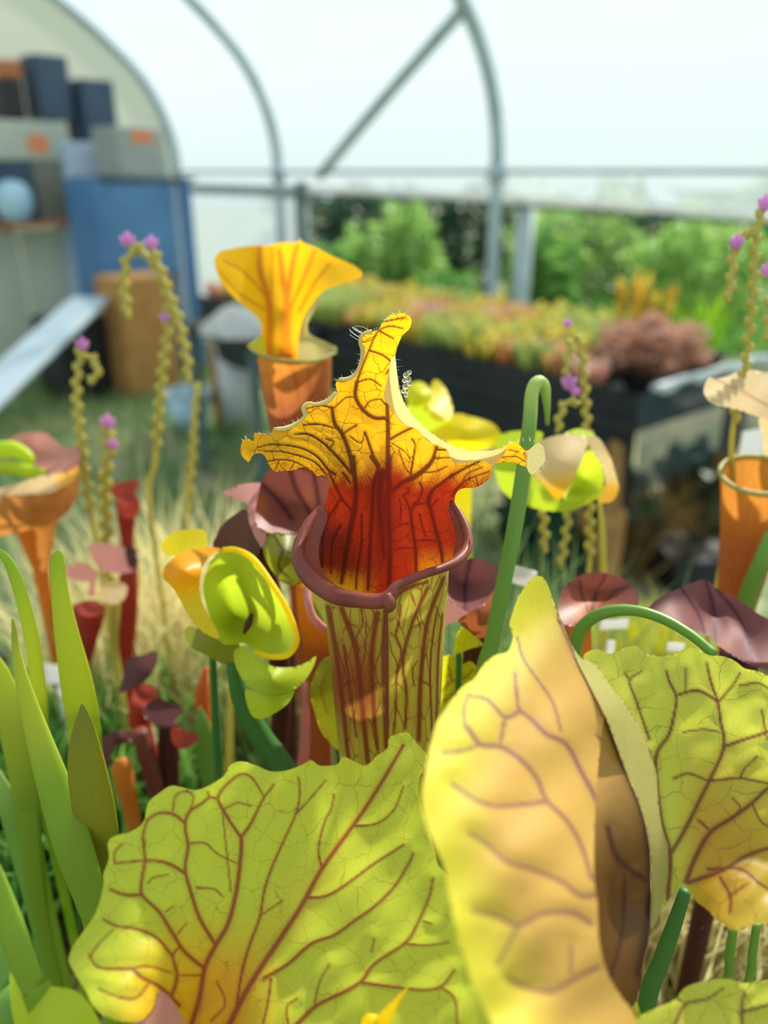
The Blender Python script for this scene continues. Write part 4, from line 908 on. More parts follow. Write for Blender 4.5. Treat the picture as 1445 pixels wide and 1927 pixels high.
r_out = ZR_([(690,392),(740,350),(790,370),(830,360),(870,340),(910,340),(950,370),(1000,380),(1050,375),(1110,350),(1150,345),(1200,375),(1260,380),(1310,400),(1350,430),(1400,440),(1445,460),(1550,520),(1650,800),(1620,1200),(1560,1460),(1480,1485),(1445,1470),(1380,1480),(1310,1500),(1260,1480),(1200,1420),(1150,1380),(1100,1318),(1060,1350),(1012,1412),(1030,1290),(1030,1180),(1000,1080),(985,950),(975,800),(940,720),(870,600),(790,500)])
r_d = ZR_([(700,400,.2175),(870,340,.224),(1130,350,.230),(1400,440,.230),(1640,800,.218),(1600,1300,.204),(1320,1490,.196),(1100,1315,.211),(1020,1400,.211),(1040,1180,.213),(985,850,.217),(870,600,.217),(1100,800,.224),(1300,800,.226),(1350,1100,.216),(1250,1300,.206)])
r_v = vmap(ZR_, [([(1035,1370),(1045,1190),(1010,1060),(990,900),(990,780),(1040,700),(1065,600),(1070,545),(1040,480),(1030,440)],3.8,1.6),([(1070,540),(1150,520),(1210,545),(1240,570)],2.2,2.2),([(1045,1190),(1100,1100),(1170,960),(1210,880),(1265,750),(1250,640),(1240,570),(1210,480),(1195,410)],3.4,1.8),([(1265,750),(1350,720),(1445,690),(1560,650)],2.6,2.0),([(1240,570),(1300,500),(1330,450)],2.0,1.2),([(1110,1300),(1150,1200),(1210,1100),(1300,1040),(1380,980),(1445,920),(1560,850)],4.0,2.6),([(1120,1305),(1250,1260),(1350,1200),(1445,1165),(1570,1130)],3.4,2.2),([(1200,1250),(1330,1250),(1400,1300),(1470,1350)],2.4,1.8),([(1210,890),(1330,880),(1445,900)],1.8,1.2),([(1060,880),(1120,860),(1200,890)],1.8,1.4),([(960,720),(905,560),(880,480),(930,440)],2.0,1.2),([(880,480),(860,450)],1.6,1.0),
 ([(1160,1050),(1212,1095)],1.8,1.6),([(1330,880),(1350,840),(1400,790)],1.6,1.0),([(1100,690),(1180,680),(1250,690)],1.0,.7),([(1250,1285),(1290,1360),(1290,1430)],2.2,1.6),([(1290,1360),(1360,1310)],1.8,1.4),([(1330,500),(1400,490),(1445,510)],1.6,1.0),([(1110,530),(1110,430)],1.0,.8),([(1420,600),(1440,720)],1.4,1.0),([(1290,1050),(1330,1000),(1300,960)],1.2,.8),([(1380,985),(1420,1060),(1470,1080)],1.4,1.0)])
sheet('side_hood', r_out, r_d, M['rleaf'], rf_, res=3.2, veins=r_v, tone=lambda x, y: .85 * sstep(330, 60, np.hypot(x - 1300, (y - 1640) * 1.1)) * sstep(1255, 1330, x), puff=.0005, ripple=.0004, rf=.05)
stem('tube', [(1185, 1890, .199, 14), (1195, 1960, .205, 26), (1200, 2050, .215, 34)], rf_, M['tube'], seg=20)
# small ones at the bottom edge
bl = plant('pitcher', 'small lime hood with brown net veins cut by the lower right corner', 'pitcher', 1380, 2000, .21)
sheet('hood', [(1205,1912),(1240,1895),(1270,1880),(1290,1858),(1330,1845),(1370,1842),(1400,1850),(1450,1845),(1500,1860),(1540,1980),(1480,2080),(1300,2080),(1200,2000),(1185,1940)], [(1210,1912,.186),(1330,1845,.200),(1500,1870,.2),(1350,2060,.19)], M['rleaf'], bl, res=4,
      veins=[([(1270,1927),(1290,1890),(1330,1880),(1360,1860)], 2.4, 1.4), ([(1290,1890),(1270,1875)], 1.8, 1.2), ([(1400,1960),(1395,1900),(1400,1870)], 2.6, 1.4), ([(1395,1905),(1450,1890)], 2.4, 1.4), ([(1270,1927),(1230,1990)], 2.6, 2.6), ([(1400,1960),(1360,2040)], 2.6, 2.6)], puff=.001)
stem('tube', [(1370, 2060, .2, 50)], bl, M['tube'], seg=16)
yl = plant('pitcher', 'bright yellow-green smooth hood cut by the lower left corner', 'pitcher', 100, 2030, .2)
sheet('hood', [(22,1822),(60,1838),(95,1855),(135,1862),(165,1885),(190,1927),(230,2010),(180,2090),(20,2090),(35,1980),(20,1890)], [(25,1825,.200),(90,1860,.192),(180,1920,.19),(100,1960,.186),(30,2000,.197)], M['lime'], yl, res=5, tone=lambda x, y: 0 * x)
stem('tube', [(110, 2070, .195, 40)], yl, M['green'], seg=16)
yt = plant('pitcher', 'slender yellow leaf tip poking up at the bottom edge centre', 'leaf', 720, 1990, .17)
stem('leaf_tip', [(768, 1858, .186, 1.5), (745, 1885, .186, 7), (715, 1930, .187, 18), (690, 1990, .19, 24)], yt, M['yel'], seg=12, flat=.35)

# ------------------------------------------------------------------ TALL YELLOW PITCHER BEHIND
ZA = zmap(380, 420, 4.25)
pa = plant('pitcher', 'tall pitcher with flared plain yellow hood and orange tube behind the central one', 'pitcher', 560, 900, vd(.40, 670, 900))
sheet('hood', ZA([(100,310),(130,240),(230,205),(400,180),(520,178),(640,155),(770,150),(785,95),(800,150),(900,190),(1060,270),(1200,330),(1275,390),(1270,430),(1180,470),(1080,495),(1000,530),(920,590),(860,700),(840,800),(850,900),(850,1000),(830,1090),(680,1090),(480,1060),(470,950),(475,830),(440,750),(330,660),(220,560),(140,450)]),
      ZA([(100,310,.385),(400,190,.405),(780,140,.412),(1060,280,.405),(1270,400,.388),(1000,520,.398),(850,760,.405),(470,850,.405),(250,580,.395),(650,700,.418),(650,1000,.424),(480,1050,.412),(840,1060,.412),(600,400,.416)]), M['yhood'], pa, res=3,
      veins=vmap(ZA, [([(460,200),(470,400),(530,600),(545,800),(540,1050)],4.0,6.0),([(680,1060),(670,800),(680,600),(650,450),(620,220)],9.0,2.5),([(690,560),(720,350),(760,180)],4.0,2.0),([(700,700),(830,400),(900,220)],2.0,1.6),([(780,700),(900,480),(1020,330)],2.0,1.4),([(520,600),(350,400),(180,300)],1.6,1.0),([(520,700),(300,560),(150,400)],1.4,1.0),([(560,560),(560,200)],1.4,1.0)]),
      tone=lambda x, y: .8 * sstep(560, 640, y) * sstep(500, 515, x), puff=.0006)
sheet('right_collar', ZA([(770,1080),(775,900),(810,760),(870,660),(940,590),(900,700),(850,790),(840,850),(880,900),(990,950),(1070,990),(1075,1030),(1000,1070),(900,1095),(830,1110)]), ZA([(790,900,.4065),(850,760,.4030),(1070,1010,.392),(880,1090,.388),(930,980,.404)]), M['pale'], pa, res=3, tone=lambda x, y: .8 * sstep(590, 620, x) * sstep(640, 660, y))
mp2 = [(466,651),(476,660),(492,668),(520,676),(553,679),(585,681),(605,676),(632,664)]
md2 = [.400,.396,.390,.386,.384,.384,.386,.392]
sweep('mouth_rim', [P(x, y, d) for (x, y), d in zip(mp2, md2)], [.0005, .0008, .0009, .0009, .0009, .0009, .0009, .0006], M['pale'], pa, seg=8, sub=4)
sheet('left_collar', [(466,651),(480,640),(496,628),(500,660),(500,674),(484,668)], [(466,651,.398),(498,630,.41),(498,672,.392)], M['ylime'], pa, res=3)
def tubeA():
    seg = 48; V = []; rows = []
    for y, xl, xr, dax in ((674, 484, 624, .402), (720, 492, 623, .41), (780, 503, 622, .42), (860, 515, 622, .435), (960, 530, 620, .455)):
        y_t = vd(.402, 674, y); th = np.arange(seg) / seg * 2 * math.pi; cx, R = (xl + xr) / 2, (xr - xl) / 2
        yy = y - (0 if y > 680 else 1) * 8 * np.cos(th) * -1
        rows.append(PV(np.stack([cx + R * np.sin(th), yy], 1), y_t - R / F * .4 * np.cos(th)))
    V = np.vstack(rows); c = rows[-1].mean(0); V = np.vstack([V, np.array([c[0], c[1], SZ - .004]) + (rows[-1] - c) * .4])
    n = len(rows) + 1
    f = [(i * seg + j, i * seg + (j + 1) % seg, (i + 1) * seg + (j + 1) % seg, (i + 1) * seg + j) for i in range(n - 1) for j in range(seg)]
    q, _ = proj(V); th = np.arange(seg) / seg * 2 * math.pi
    v = vein_field(q, [([(578,690),(582,760),(585,900)],3,3), ([(528,700),(540,900)],1.5,1.5), ([(600,690),(602,900)],1.5,1.5), ([(555,690),(565,900)],1.5,1.5)])[0]
    return new_mesh('tube', V, f, M['otube'], pa, uv=np.stack([np.tile(np.minimum(th, 6.283 - th) * 3, n), q[:, 1] / 80], 1), attrs={'vein': v * .7, 'tone': np.maximum(.8 * sstep(570, 590, q[:, 0]), sstep(700, 770, q[:, 1] + .25 * (q[:, 0] - 500)))})  # tone puts the light glowing through the upper left into the colour
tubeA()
# ------------------------------------------------------------------ YELLOW-GREEN NODDING FLOWER, LEFT
ZF = zmap(280, 960, 3.853)
fl = plant('pitcher_flower', 'nodding yellow-green umbrella flower left of the central pitcher', 'flower', 540, 1480, .36)
sheet('petal', ZF([(90,240),(130,190),(210,150),(320,140),(400,145),(420,200),(415,270),(330,300),(180,340),(110,310)]), ZF([(90,240,.335),(400,150,.34),(200,330,.33)]), M['yel'], fl, res=4)
sheet('petal', ZF([(100,450),(130,390),(260,300),(420,268),(550,288),(450,330),(395,400),(372,500),(370,600),(410,720),(490,860),(503,930),(400,890),(310,800),(220,640),(170,560),(110,500)]), ZF([(100,450,.316),(300,290,.324),(540,290,.326),(370,550,.314),(500,920,.306),(250,650,.313),(250,440,.308)]), M['orangepetal'], fl, res=4, tone=lambda x, y: sstep(1070, 1150, y))
um = sheet('style_umbrella', ZF([(430,420),(470,345),(540,292),(630,290),(760,360),(900,550),(1000,720),(1065,900),(1062,980),(1000,1050),(880,1060),(780,1030),(700,965),(640,972),(560,975),(505,930),(430,740),(395,560)]),
      ZF([(470,345,.318),(630,290,.316),(900,550,.306),(1060,930,.302),(880,1060,.306),(690,960,.318),(520,930,.312),(400,560,.322),(620,780,.346),(560,560,.338),(760,600,.322),(860,880,.322)]), M['lime'], fl, res=3, tone=lambda x, y: .85 * np.exp(-(((x - 442) / 38) ** 2 + ((y - 1170) / 45) ** 2)) + .35 * sstep(1140, 1210, y) * sstep(480, 520, x))
q = cr(np.array(ZF([(540,290),(630,288),(760,358),(900,548),(1002,720),(1067,900),(1062,980),(1000,1052),(880,1062),(780,1032)])), 3); 
sweep('umbrella_edge', PV(q, tps(ZF([(540,290,.3165),(630,290,.3155),(900,550,.3055),(1060,930,.3015),(880,1060,.3055),(780,1030,.311)]))(q)), [.0012] * len(q), M['yel'], um, seg=8, sub=2)
stem('anther', [(459, 1192, .318, 3), (468, 1172, .318, 7), (474, 1155, .32, 4)], um, M['dmaroon'], down=False)
sheet('sepal', ZF([(640,1000),(690,985),(780,1060),(900,1130),(1050,1135),(1150,1100),(1212,1060),(1180,1160),(1100,1270),(980,1330),(850,1340),(730,1290),(640,1160),(615,1040)]), ZF([(680,990,.316),(900,1130,.306),(1210,1060,.318),(980,1330,.304),(640,1150,.31),(900,1230,.300)]), M['lime'], fl, res=4, tone=lambda x, y: .45 * sstep(1262, 1285, y - .1 * np.abs(x - 530)))
sheet('petal', ZF([(705,1300),(850,1345),(980,1335),(1055,1305),(1010,1400),(900,1480),(790,1515),(725,1450)]), ZF([(710,1310,.314),(1050,1310,.315),(790,1510,.312),(880,1400,.306)]), M['lime'], fl, res=4)
sheet('sepal', ZF([(260,880),(300,840),(400,880),(500,940),(650,970),(680,1060),(560,1120),(430,1060),(300,985)]), ZF([(260,880,.336),(640,970,.322),(560,1110,.325),(420,960,.322)]), M['olivel'], fl, res=5, tone=lambda x, y: 0 * x)
stem('stalk', [(432, 1210, .33, 9), (440, 1260, .328, 13), (456, 1320, .332, 19), (490, 1385, .338, 21), (530, 1440, .345, 22), (560, 1500, .355, 20)], fl, M['dgreen'], seg=14)
s2 = plant('flower_stalk', 'thin dark green upright stalk below the yellow-green flower', 'stalk', 405, 1450, .37)
stem('stalk', [(400, 1230, .345, 7), (405, 1340, vd(.345, 1230, 1340), 8), (412, 1450, vd(.345, 1230, 1450), 8)], s2, M['dgreen'])

# ------------------------------------------------------------------ MAROON PITCHERS BEHIND LEFT OF CENTRE
ZB = zmap(400, 860, 4.817)
b1 = plant('pitcher', 'brown-maroon folded hood just behind the left of the central pitcher', 'pitcher', 525, 1300, .36)
sheet('hood', ZB([(500,130),(560,108),(700,105),(850,130),(1000,180),(1120,260),(1120,430),(1000,540),(880,600),(740,690),(600,695),(470,685),(390,610),(380,520),(410,330),(450,210)]), ZB([(500,130,.330),(850,130,.334),(1100,300,.340),(880,600,.336),(600,690,.322),(385,560,.322),(700,400,.345),(500,400,.335)]), M['maroon'], b1, res=3.5,
      veins=vmap(ZB, [([(700,110),(760,300),(850,450),(900,560)],5,3),([(430,230),(600,400),(720,560)],4,3),([(920,160),(960,400),(980,540)],4,3)]), tone=lambda x, y: .8 * np.exp(-(((x - 490) / 14) ** 2 + ((y - 950) / 22) ** 2)) + .5 * np.exp(-(((x - 580) / 25) ** 2 + ((y - 945) / 25) ** 2)), puff=.001)
sheet('pink_ridge', ZB([(90,325),(150,290),(250,250),(350,235),(440,240),(420,330),(395,450),(385,560),(420,650),(480,700),(470,790),(430,795),(370,700),(340,600),(320,520),(300,420),(190,380)]), ZB([(90,320,.335),(430,240,.334),(390,480,.321),(430,790,.318),(300,400,.326)]), M['pink'], b1, res=4)
sheet('throat_side', ZB([(0,800),(30,720),(60,650),(160,550),(300,470),(330,580),(370,700),(430,800),(400,900),(300,850),(150,845),(40,840)]), ZB([(0,800,.35),(300,480,.332),(420,800,.323),(150,840,.345)]), M['dmaroon'], b1, res=5)
sheet('front_flap', ZB([(470,690),(600,700),(750,702),(835,655),(770,800),(765,900),(850,1080),(800,1150),(650,1145),(540,1035),(470,900),(455,790)]), ZB([(470,690,.320),(830,660,.33),(800,1140,.33),(480,900,.318),(650,900,.312)]), M['olivel'], b1, res=3.5, veins=vmap(ZB, [([(560,720),(640,840),(740,880)],3,2),([(640,840),(600,1000),(700,1100)],2.4,1.4),([(720,730),(760,780)],2.2,1.4)]), tone=lambda x, y: .8 * sstep(520, 545, x))
stem('tube', [(490, 1030, .335, 14), (505, 1090, .338, 20), (522, 1200, .35, 20), (528, 1330, .375, 18), (525, 1440, .4, 16)], b1, M['dmaroon'], seg=16)
b2_ = plant('pitcher', 'orange-brown tube with curled pink rim peeking left of the central tube', 'pitcher', 600, 1350, .35)
stem('tube', [(592, 1100, .325, 36), (596, 1150, .328, 37), (600, 1210, .335, 30), (604, 1280, .345, 24), (606, 1400, .365, 18)], b2_, M['otube'], seg=24, tone=lambda x, y: sstep(1180, 1240, y))
q = ZB([(875,1170,.304),(862,1240,.302),(868,1320,.300),(900,1430,.299),(950,1500,.299),(1010,1550,.301),(1080,1580,.306)])
sweep('pink_rim', [P(*c) for c in q], [.0016] * 7, M['pink'], b2_, seg=10, sub=5)
sheet('mouth', ZB([(890,1200),(960,1260),(1060,1300),(1080,1560),(980,1520),(910,1430),(880,1330)]), ZB([(890,1200,.306),(1060,1300,.31),(1060,1560,.305)]), M['olivel'], b2_, res=4)
b3 = plant('pitcher', 'yellow-lime net-veined hood half hidden behind the central tube', 'pitcher', 720, 1480, .345)
sheet('hood', [(583,1300),(592,1270),(604,1245),(622,1235),(660,1240),(760,1240),(830,1236),(845,1232),(858,1238),(870,1250),(885,1244),(900,1262),(892,1285),(870,1310),(838,1335),(760,1390),(660,1420),(610,1385),(592,1340)], [(583,1300,.318),(620,1240,.325),(860,1238,.325),(898,1262,.32),(740,1320,.34),(620,1380,.33)], M['ylime'], b3, res=3, tone=lambda x, y: .85 * sstep(700, 640, x),
      veins=[([(832,1300),(850,1282),(875,1275),(890,1260)],2,1), ([(850,1282),(845,1255)],1.6,1), ([(835,1320),(860,1300)],1.6,1), ([(615,1340),(605,1300),(610,1270)],2,1.2)])
stem('tube', [(720, 1400, .35, 40), (725, 1480, .36, 34)], b3, M['tube'], seg=16)
for x, y, d, r, mt, lb in ((573, 1395, .42, 9, 'pink', 'thin pinkish dry stalk rising between the left leaf and central tube'), (548, 1380, .44, 12, 'dmaroon', 'dark maroon stalk behind the yellow-green flower sepal'), (432, 1400, .46, 7, 'beads', 'pale thin stalk between two green flower stalks')):
    sx = plant('dry_stalk', lb, 'stalk', x, y + 60, d); stem('stalk', [(x, y - 110 if r < 10 else y - 190, d - .01, r * .6), (x, y, d, r), (x - 3, y + 60, vd(d, y, y + 60), r)], sx, M[mt])

# ------------------------------------------------------------------ RIGHT OF CENTRE
ZM = zmap(800, 1020, 2.240)
m1 = plant('pitcher', 'dark maroon hood tucked right behind the central lip', 'pitcher', 905, 1350, .34)
sheet('hood', ZM([(60,150),(110,110),(190,68),(270,85),(325,130),(320,190),(290,235),(240,270),(180,302),(140,270),(100,240),(60,230)]), ZM([(60,150,.335),(190,70,.338),(320,140,.332),(180,300,.318),(150,180,.345),(70,230,.33)]), M['purple'], m1, res=3.5, puff=.0008, veins=vmap(ZM, [([(190,75),(170,180),(170,290)],4,3)]))
sheet('pink_edge', ZM([(60,225),(100,238),(140,272),(182,300),(150,325),(100,345),(60,350)]), ZM([(60,230,.326),(180,300,.316),(80,345,.322)]), M['pink'], m1, res=4)
sheet('lower_fold', ZM([(182,300),(240,268),(295,200),(310,260),(290,340),(250,420),(200,390),(140,335)]), ZM([(182,300,.3155),(300,210,.322),(245,410,.325),(230,320,.312)]), M['maroon'], m1, res=4, tone=lambda x, y: .7 + 0 * x)
stem('tube', [(905, 1180, .33, 34), (900, 1240, .338, 30), (890, 1320, .35, 26)], m1, M['dmaroon'], seg=16)
m2 = plant('leaf_scrap', 'small pale yellow triangular leaf below the dark maroon hood', 'leaf', 880, 1300, .325)
sheet('leaf_blade', ZM([(120,465),(130,400),(155,358),(200,390),(243,432),(190,450),(140,470)]), ZM([(120,465,.312),(155,360,.312),(240,432,.316)]), M['ylime'], m2, res=4)
stem('petiole', [(862, 1215, .315, 5), (862, 1300, .325, 6)], m2, M['dgreen'])
m3 = plant('pitcher', 'rounded red-brown hood glowing orange above the arched stem', 'pitcher', 1110, 1300, .35)
sheet('hood', ZM([(560,290),(575,205),(620,162),(680,132),(760,130),(840,160),(895,212),(890,275),(800,282),(720,300),(650,345),(590,352)]), ZM([(560,290,.318),(680,132,.33),(890,215,.325),(720,300,.318),(720,220,.338),(600,345,.312)]), M['maroon'], m3, res=3.5, tone=lambda x, y: np.exp(-(((x - 1105) / 35) ** 2 + ((y - 1150) / 40) ** 2)), puff=.0006,
      veins=vmap(ZM, [([(700,300),(720,220),(760,140)],2.5,1.5),([(690,300),(660,220),(650,160)],2,1),([(720,290),(800,210),(860,190)],2,1)]))
stem('tube', [(1085, 1165, .325, 26), (1090, 1220, .335, 24), (1095, 1300, .35, 20)], m3, M['otube'], seg=16)
m4 = plant('pitcher', 'wide glossy purple-brown hood at the right edge above the veined leaf', 'pitcher', 1390, 1350, .34)
sheet('hood', ZM([(935,295),(980,240),(1080,190),(1180,158),(1230,198),(1320,240),(1400,300),(1500,370),(1520,540),(1430,535),(1330,500),(1240,440),(1200,400),(1080,355),(970,335)]), ZM([(935,295,.31),(1180,160,.325),(1400,300,.312),(1510,450,.30),(1240,440,.298),(1080,350,.302),(1210,300,.325),(1350,420,.306)]), M['purple'], m4, res=3.5, puff=.0012, veins=vmap(ZM, [([(1185,165),(1215,280),(1225,420)],2.6,2.6),([(1230,200),(1330,330),(1380,500)],2.5,2),([(1080,195),(1150,300),(1180,390)],2,2)]),
      tone=lambda x, y: .9 * np.exp(-(((x - 1342) / 25) ** 2 + ((y - 1222) / 14) ** 2)))
stem('tube', [(1390, 1230, .315, 34), (1392, 1300, .325, 30), (1392, 1400, .34, 26)], m4, M['dmaroon'], seg=16)
ar = plant('arched_stem', 'green stem arching over behind the veined right hood', 'stem', 1085, 1500, .35)
stem('stem_tube', [(1345, 1232, .262, 9), (1300, 1195, .268, 9.5), (1250, 1166, .274, 10), (1200, 1150, .278, 10.5), (1150, 1150, .282, 11.5), (1108, 1168, .287, 12), (1084, 1205, .293, 13), (1078, 1280, .305, 13), (1082, 1400, vd(.305, 1280, 1400), 13)], ar, M['green'], seg=14, tone=lambda x, y: .0 * x)
hs = plant('hooked_stem', 'tall green flower stem hooking over right of the central pitcher', 'stem', 905, 1300, .33)
stem('stem_tube', [(1030, 800, .318, 4), (1029, 760, .314, 7), (1024, 728, .311, 11), (1012, 719, .309, 12.5), (1001, 740, .307, 13), (996, 800, .305, 13.5), (983, 900, .303, 15), (965, 1010, .302, 15), (945, 1110, .303, 15), (925, 1210, .306, 15), (905, 1310, .312, 15)], hs, M['green'], seg=14, tone=lambda x, y: .8 * sstep(830, 720, y))
st = [(1290, 1675, .245, 11), (1265, 1750, .252, 14), (1240, 1820, .258, 16), (1218, 1885, .264, 16)]
gs = plant('leaf_stalk', 'thick dark green stalk slanting below the veined right hood', 'stalk', 1215, 1900, .266); stem('stalk', st, gs, M['dgreen'], seg=14)
for pts, lb in (([(1424, 1738, .27, 7), (1415, 1800, .278, 8), (1408, 1850, .286, 8)], 'short green stalk by the right edge under the veined hood'), ([(1380, 1745, .29, 8), (1372, 1800, .297, 9), (1368, 1850, .305, 9)], 'olive stalk left of the short green stalk at right')):
    sx = plant('leaf_stalk', lb, 'stalk', pts[-1][0], pts[-1][1], pts[-1][2]); stem('stalk', pts, sx, M['green'])
# ---- right nodding flower
ZG = zmap(740, 680, 3.141)
f2_ = plant('pitcher_flower', 'drooping flower with beige petal and lime cup behind the hooked stem', 'flower', 1040, 1250, .47)
sheet('cup', ZG([(600,600),(700,560),(830,650),(960,800),(1060,830),(1160,805),(1245,735),(1235,790),(1130,850),(1040,888),(900,882),(780,850),(680,800),(620,720)]), ZG([(600,600,.405),(830,650,.39),(1240,740,.40),(1040,885,.392),(700,790,.40),(950,840,.384)]), M['lime'], f2_, res=4, tone=lambda x, y: .3 * sstep(930, 960, y))
sheet('petal', ZG([(850,520),(870,470),(1000,432),(1140,448),(1135,530),(1080,660),(1010,790),(960,812),(900,740),(825,660)]), ZG([(850,520,.385),(1140,450,.386),(980,800,.376),(980,600,.374)]), M['beige'], f2_, res=4, tone=lambda x, y: sstep(870, 925, y + .15 * (x - 1050)))
sheet('umbrella', ZG([(1000,800),(1080,655),(1145,530),(1200,555),(1235,620),(1245,700),(1220,765),(1150,812),(1060,832)]), ZG([(1000,800,.384),(1150,530,.392),(1240,690,.392),(1130,700,.405),(1060,830,.386)]), M['lime'], f2_, res=4, tone=lambda x, y: .8 * np.exp(-(((x - 1085) / 20) ** 2 + ((y - 925) / 10) ** 2)))
sheet('petal', ZG([(1135,445),(1215,455),(1280,560),(1320,690),(1332,760),(1285,832),(1205,822),(1250,740),(1242,640),(1195,560)]), ZG([(1140,445,.39),(1270,560,.386),(1325,740,.392),(1215,820,.39)]), M['beige'], f2_, res=4, tone=lambda x, y: .9 * sstep(890, 925, y))
sheet('sepal', ZG([(600,520),(640,430),(780,408),(880,420),(870,475),(820,560),(780,620),(700,640),(620,610)]), ZG([(600,520,.41),(870,420,.395),(700,640,.40)]), M['lime'], f2_, res=5)
sheet('sepal', ZG([(1010,430),(1060,405),(1110,398),(1190,430),(1150,455),(1080,440)]), ZG([(1010,430,.398),(1110,400,.40),(1180,440,.394)]), M['lime'], f2_, res=4)
stem('stalk', [(1128, 945, .40, 4), (1133, 1000, .405, 6), (1136, 1080, .42, 6), (1138, 1200, vd(.42, 1080, 1200), 6)], f2_, M['beads'])
f3_ = plant('pitcher_flower', 'blurred bright yellow flower behind the right side of hood', 'flower', 850, 1250, .56)
sheet('sepal', ZG([(85,245),(68,180),(105,130),(170,122),(218,170),(222,240),(170,275),(100,262)]), ZG([(85,245,.47),(170,125,.475),(200,260,.465),(150,200,.46)]), M['yel'], f3_, res=5, tone=lambda x, y: .6 + 0 * x)
sheet('petal', ZG([(200,240),(215,180),(232,120),(262,110),(312,170),(352,290),(310,350),(230,340)]), ZG([(215,180,.475),(260,110,.48),(350,290,.468),(250,280,.46)]), M['yel'], f3_, res=5)
sheet('petal', ZG([(170,420),(260,345),(370,308),(470,328),(580,362),(635,425),(622,490),(540,520),(430,532),(330,505),(220,470)]), ZG([(170,420,.48),(370,310,.475),(630,430,.46),(430,530,.462),(420,420,.452)]), M['yel'], f3_, res=5)
sheet('style_umbrella', ZG([(80,260),(200,250),(320,330),(380,400),(300,470),(180,450),(90,380)]), ZG([(80,260,.475),(380,400,.47),(180,450,.478)]), M['lime'], f3_, res=5)
sheet('petal', ZG([(330,820),(370,740),(460,735),(455,900),(450,1000),(400,1000),(360,900)]), ZG([(330,820,.46),(460,740,.465),(430,1000,.47)]), M['yel'], f3_, res=5)
stem('stalk', [(845, 840, .48, 7), (862, 940, .485, 9), (875, 1010, .49, 8), (880, 1100, vd(.49, 1010, 1100), 8)], f3_, M['lime'])
# ---- orange pitcher at the right edge
ZO = zmap(900, 560, 2.651)
po = plant('pitcher', 'orange pitcher with pale rim and papery beige lid at the right edge', 'pitcher', 1430, 1250, .43)
to = stem('tube', [(1424, 893, .38, 64), (1421, 940, .384, 61), (1410, 1010, .392, 52), (1396, 1080, .40, 42), (1384, 1150, .41, 33), (1378, 1230, .425, 26)], po, M['otube'], seg=32, cap=False, shear=(-.3, (0, 1.0, 0)), sub=5, tone=lambda x, y: .75 * sstep(930, 1050, y))
ring = [np.array(to.data.vertices[q].co) for q in range(32)]
sweep('rim', ring[::2], [.0013] * 16, M['pale'], to, seg=10, sub=3, closed=True)
sheet('lid', ZO([(1125,450),(1150,400),(1180,405),(1250,390),(1330,358),(1445,375),(1560,380),(1620,480),(1600,640),(1500,640),(1445,612),(1350,580),(1260,552),(1165,530),(1130,490)]), ZO([(1125,450,.345),(1330,360,.375),(1600,400,.385),(1260,550,.345),(1500,630,.36)]), M['beige'], po, res=4, ripple=.001, rf=.04, veins=vmap(ZO, [([(1180,405),(1300,460),(1445,540)],1.6,1.2)]))
sheet('column', ZO([(1400,600),(1500,600),(1560,640),(1560,860),(1440,830),(1420,700)]), ZO([(1400,600,.385),(1560,640,.39),(1500,850,.402)]), M['beige'], po, res=6)
stem('wing', [(1446, 1000, .368, 6), (1430, 1060, .372, 16), (1408, 1120, .383, 18), (1396, 1200, .40, 12)], po, M['green'], flat=.4)
# ---- plant labels
def tagcard(x0, y0, x1, y1, d, lb, rot=0.0):
    q = P((x0 + x1) / 2, (y0 + y1) / 2, d); w_ = (x1 - x0) / F * d; h_ = (y1 - y0) / F * d; root = thing('plant_label', lb, 'label', (q[0], q[1], SZ), 'white plant labels')
    c, s_ = math.cos(rot), math.sin(rot); ax = np.array([c, s_ * .3, -s_]); ax /= np.linalg.norm(ax)
    box('label_card', q - ax * w_ / 2 - EZ * h_ / 2, ax * w_, np.array([0, .0008, 0]), EZ * h_, M['white'], root, .0002)
    box('label_spike', (q[0] - .002, q[1] + .001, SZ - .01), (.004, 0, 0), (0, .0008, 0), (0, 0, q[2] - SZ), M['white'], root, .0002)
tagcard(962, 1068, 1012, 1106, .36, 'white plant label beside the hooked green stem', .35)
tagcard(1130, 1166, 1182, 1186, .40, 'white plant label under the arched stem, left one', -.1)
tagcard(1255, 1210, 1288, 1228, .40, 'white plant label under the arched stem, right one', .1)
tagcard(1395, 805, 1475, 852, .50, 'large white plant label behind the rim of orange pitcher', -.2)
tagcard(82, 1248, 130, 1292, .50, 'pale white plant label between green blades, right one', .1)
tagcard(8, 1278, 66, 1318, .50, 'pale white plant label between green blades, left one', -.15)

# ------------------------------------------------------------------ LEFT: green blades
def blade(lb, pts, mat='blade', seg=14, flat=.3):
    r = plant('blade_leaf', lb, 'leaf', pts[-1][0], pts[-1][1], pts[-1][2], 'green sword leaves at left'); stem('leaf_blade', pts, r, M[mat], seg=seg, flat=flat, tone=lambda x, y: .55 * sstep(.0, 1, np.sin(y * .006 + x * .004)) ); return r
blade('pale green blade with drooping tip at the far left edge', [(-30, 1030, .30, 3), (5, 1045, .30, 10), (30, 1090, .30, 16), (55, 1180, .305, 18), (72, 1290, .315, 18), (80, 1400, .33, 16), (82, 1500, .345, 14)])
blade('tall dull green blade topped by a blunt pale knob', [(110, 1034, .29, 1), (110, 1042, .29, 10), (108, 1062, .29, 15), (112, 1110, .292, 17), (125, 1190, .295, 24), (145, 1290, .30, 32), (160, 1390, .31, 32), (165, 1500, .325, 30), (170, 1620, .345, 26)])
blade('broad olive green blade directly left of the lime hood', [(155, 1325, .262, 3), (158, 1360, .262, 18), (162, 1430, .264, 36), (176, 1520, .268, 42), (192, 1620, .278, 38), (200, 1720, .29, 34)], 'olivel', flat=.25)
